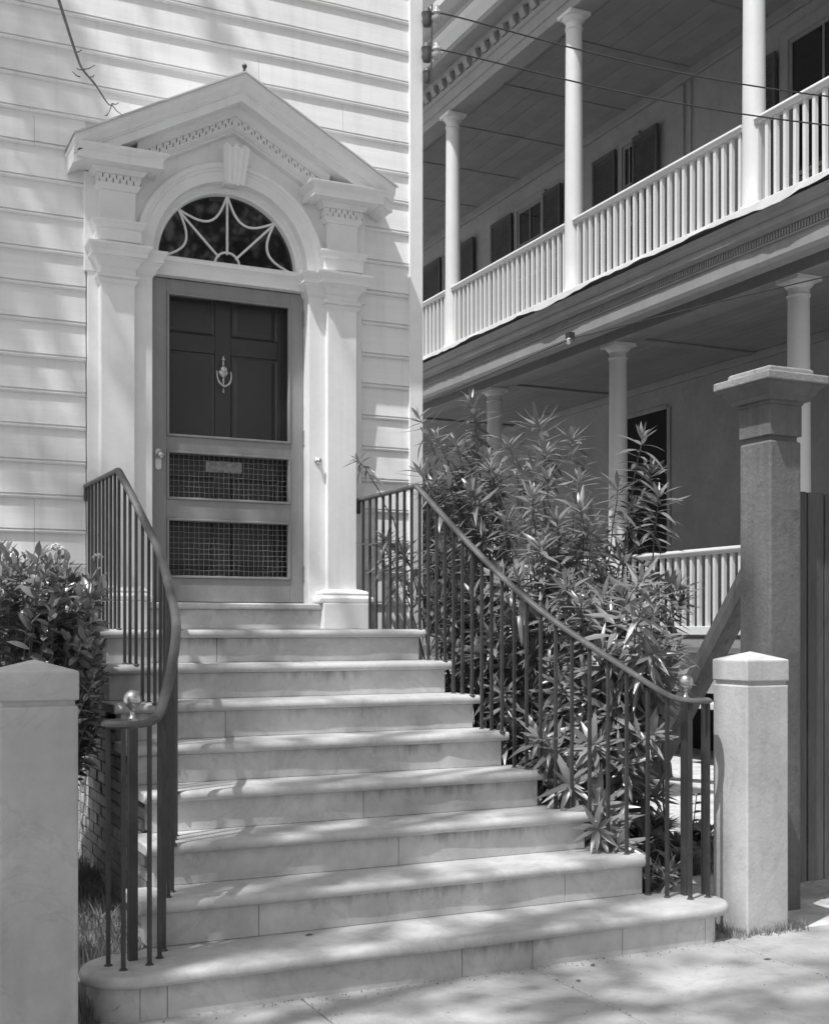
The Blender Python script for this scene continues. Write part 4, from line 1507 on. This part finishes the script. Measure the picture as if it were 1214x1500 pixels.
def low_plant(px, py, d, n, L, label, w=.2):
    c = ray_point(px, py, d)
    root = empty('garden_plant', (c[0], c[1], max(c[2], -.03)), label, 'plant', 'low plants behind the bottom step')
    kind = [leaf_mesh(1.0, w, .3, .35), leaf_mesh(1.0, w * 1.2, .2, .5)]
    its = []
    for i in range(n):
        a = rng.uniform(0, 2 * PI)
        e = rng.uniform(.25, 1.3)
        d_ = np.array([math.cos(a) * math.cos(e), math.sin(a) * math.cos(e), math.sin(e)])
        p = np.array([c[0], c[1], max(c[2], -.02)]) + np.array([rng.normal(0, .03), rng.normal(0, .03), rng.uniform(0, .05)])
        its.append((i % 2, orient(p, d_, np.array([0, 0, 1.0]) + rng.normal(0, .2, 3), L * rng.uniform(.7, 1.2))))
    for i, (k, T) in enumerate(its):
        pass
    finish_plant(root, kind, its, M['oleander'], 'leaf', 60)


low_plant(972, 1300, 6.25, 46, .17, 'clump of strappy dark leaves just behind the rounded end of the bottom step', .13)
low_plant(985, 1255, 7.1, 60, .13, 'low leafy garden plant beyond the strappy clump', .3)
low_plant(945, 1240, 6.9, 50, .14, 'low leafy plant under the oleander near the seventh step', .25)
low_plant(1030, 1235, 7.5, 60, .13, 'low leafy garden plant beside the pale gatepost', .3)
low_plant(915, 1275, 6.5, 60, .14, 'low leafy plant beside the end of the second step from the bottom', .25)
low_plant(1005, 1275, 6.7, 60, .12, 'small leafy plant just left of the near edge of the right gatepost', .28)
low_plant(960, 1225, 7.6, 70, .15, 'bushy leafy garden plant farthest back behind the bottom step', .26)
# slender seedling with paired leaves seen between the posts
se = empty('seedling', (2.55, -1.5, -.03), 'slender seedling with paired leaves standing between the newel and the gatepost', 'plant')
c0 = ray_point(1008, 1245, 7.0); c1 = ray_point(1020, 1165, 7.0)
MB().tube([tuple(c0), tuple((c0 + c1) / 2 + np.array([.01, 0, 0])), tuple(c1)], .003, 5).build('stem', M['stem'], se)
its = []
for i in range(5):
    p = c0 + (c1 - c0) * (.35 + .16 * i)
    for s in (-1, 1):
        its.append((0, orient(p, np.array([s * .9, .1, .25]), np.array([0, -.3, 1.0]), .07)))
finish_plant(se, [leaf_mesh(1.0, .4, .2, .2)], its, M['shrub'], 'leaf', 60)
# pale curved edging of the garden bed
ep = smooth_path([(1.50, -2.25, -.02), (1.85, -2.05, .0), (2.25, -1.98, .0), (2.7, -1.75, .0), (3.0, -1.2, -.01), (2.9, -.6, -.03)], 8)
o = MB().sweep(ep, [(-.07, -.05), (-.065, .05), (-.03, .085), (.02, .088), (.06, .06), (.07, -.05)]).build('garden_edging', M['post'], smooth=60)
tag(o, 'pale rounded edging of the garden bed curving behind the bottom step', 'edging')

for x, y, zz, lab in ((870, 1412, .004, 'dry fallen leaf on the pavement, the one nearer the bottom step'), (848, 1438, .004, 'dry fallen leaf on the pavement, the one farther from the bottom step'),
                      (460, 1369, .168, 'dry fallen leaf lying on the tread of the bottom step'), (1130, 1405, .004, 'dry fallen leaf on the pavement before the pale gatepost')):
    p = ray_point(x, y, 1)
    d = (zz - CAM[2]) / (p[2] - CAM[2])
    p = ray_point(x, y, d)
    vs, fs = leaf_mesh(.05, .017, .35, .01)
    a = rng.uniform(0, 6)
    c_, s_ = math.cos(a), math.sin(a)
    o = MB().add([(p[0] + v[0] * c_ - v[1] * s_, p[1] + v[0] * s_ + v[1] * c_, p[2] + v[2]) for v in vs], fs).build('fallen_leaf', M['stem'], smooth=60)
    tag(o, lab, 'leaf', 'fallen leaves')

gm = MB()
for i in range(420):
    t = rng.random()
    if t < .45:
        x, y = rng.uniform(-1.2, 1.5), -2.90 - abs(rng.normal(0, .035))          # swept against the bottom step
    elif t < .7:
        x, y = .43 + 1.01 * int(rng.integers(-1, 3)) + rng.normal(0, .012), rng.uniform(-4.2, -2.9)   # in the joints
    else:
        x, y = rng.uniform(-1.2, 2.6), rng.uniform(-4.2, -2.92)
    r = rng.uniform(.0012, .0045)
    q = rng.normal(0, .3, 4) * r
    gm.add([(x - r, y + q[0], 0), (x + q[1], y - r, 0), (x + r, y + q[2], 0), (x + q[3], y + r, 0), (x, y, r * 1.1)], [(0, 1, 4), (1, 2, 4), (2, 3, 4), (3, 0, 4)])
tag(gm.build('grit', M['stem']), kind='stuff')

# ------------------------------------------------------------------ street tree that dapples the scene (its crown is above the frame)
tree = empty('street_tree', (-6.2, -5.6, 0), 'tall street tree overhanging the steps with a bare twig dangling before the clapboards', 'tree')
tr = MB()
tr.tube(smooth_path([(-6.2, -5.6, -.1), (-6.15, -5.55, 2), (-6.0, -5.4, 4.5), (-5.6, -5.0, 7.5), (-5.2, -4.5, 10.5), (-4.9, -4.2, 13)], 5), list(np.linspace(.28, .05, 26)), 12)
tr.build('trunk', M['bark'], tree, smooth=60)
lb = MB()
for e, z0 in (((-2.4, -3.2, 10.5), 5.5), ((-3.2, -5.8, 10.2), 5.8), ((-7.5, -3.5, 11), 6.5), ((-3.6, -1.9, 10.4), 7.0), ((-5.5, -6.8, 11), 7.5), ((-2.0, -4.6, 11.2), 6.2), ((-1.3, -3.0, 9.6), 7.4)):
    b = np.array([-6.0 + (z0 - 4.5) * .13, -5.4 + (z0 - 4.5) * .13, z0])
    e = np.array(e)
    P = bez(b, b * .5 + e * .5 + np.array([0, 0, 1.2]), e, 10)
    lb.tube([tuple(p) for p in P], list(np.linspace(.10, .018, 10)), 7)
lb.build('limb', M['bark'], tree, smooth=60)


def shade_p(gx, gy):
    """crown density, by the spot on the ground a clump shades"""
    if gx > 3.9:
        return 0.0
    if -3.3 < gy < -2.45 and -.8 < gx < 1.3:
        return 1.5
    if gy > .60:
        if gx > 2.4:
            return .01
        if gx > 1.3:
            return .12
        return 2.4
    if gy > .25:
        return 1.9 if gx < 1.0 else .20
    if gy > -.9:
        if gx < -.2:
            return .15
        return .55 if gx < 1.4 else .06
    if gy > -2.95:
        if gx < -.7:
            return .15 if gy > -2.5 else 1.1
        if gx < 1.4:
            return .95 if gx < .6 else .35
        return .08 if gx < 2.4 else .6 if gx < 2.9 else .04
    return .95


LK = [leaf_mesh(1.0, .45, .2, .15, 3)]
items = []
nclump = 0
def add_clump(gx, gy):
    z = rng.uniform(9.0, 13.5)
    c = np.array([gx - z * 1.0 / 2.2, gy - z * .49 / 2.2, z])
    rad = rng.uniform(.10, .24)
    for k in range(int(rng.integers(5, 11))):
        p = c + rng.normal(0, rad, 3) * np.array([1, 1, .6])
        d = rng.normal(0, 1, 3); d[2] -= .4
        items.append((0, orient(p, d, rng.normal(0, .5, 3) + np.array([0, 0, 1]), rng.uniform(.13, .24))))


for i in range(900):
    gx, gy = rng.uniform(-3.5, 4.2), rng.uniform(-6, 1.4)
    for rep_ in range(int(shade_p(gx, gy) + rng.random())):
        add_clump(gx + rng.normal(0, .12) * rep_, gy + rng.normal(0, .05) * rep_)
o = merge_leaves(LK, items, 'crown', M['tree_leaf'], tree)
o['kind'] = 'stuff'
ft = empty('shade_tree', (6.5, -20, 0), 'broad shade tree across the street behind the viewer', 'tree')
MB().tube([(6.5, -20, -.1), (6.4, -20.1, 3), (6.6, -19.8, 6), (6.3, -20, 10)], [.4, .32, .25, .1], 12).build('trunk', M['bark'], ft, smooth=60)
its = []
for i in range(300):
    v = rng.normal(0, 1, 3); v /= np.linalg.norm(v)
    c = np.array([6.0, -19.5, 9.5]) + v * np.array([7.5, 5.0, 5.2]) * rng.random() ** .45
    for k in range(14):
        p = c + rng.normal(0, .45, 3)
        its.append((0, orient(p, rng.normal(0, 1, 3), rng.normal(0, .5, 3) + np.array([0, 0, 1]), rng.uniform(.28, .5))))
o = merge_leaves(LK, its, 'crown', M['tree_leaf'], ft)
o['kind'] = 'stuff'
# bare twig hanging into the picture
tp = [ray_point(80, -20, 5.6), ray_point(97, 34, 5.6), ray_point(112, 80, 5.6), ray_point(121, 101, 5.6), ray_point(140, 124, 5.6), ray_point(157, 150, 5.6), ray_point(164, 154, 5.6)]
start = np.array([-3.6, -1.9, 10.4])
tw = MB()
up = [tuple(start + (tp[0] - start) * t + np.array([-.15, -.1, .2]) * math.sin(PI * t)) for t in np.linspace(0, 1, 14)]
tw.tube(up, list(np.linspace(.02, .0075, 14)), 6)
tw.tube(smooth_path([tuple(p) for p in tp], 4), list(np.linspace(.0075, .0022, 25)), 6)
for a_, b_ in (((121, 101), (112, 99)), ((121, 101), (139, 95)), ((133, 112), (138, 109)), ((117, 112), (106, 104)), ((164, 151), (174, 150)), ((164, 151), (158, 166)), ((164, 153), (178, 167)), ((158, 166), (154, 168)), ((110, 75), (120, 72))):
    p, q = ray_point(*a_, 5.6), ray_point(*b_, 5.56)
    tw.tube([tuple(p), tuple((p + q) / 2 + np.array([0, 0, -.006])), tuple(q)], [.0032, .0024, .0015], 5)
tw.build('twig', M['bark'], tree, smooth=60)
print('bricks', nb, 'canopy leaves', len(items))
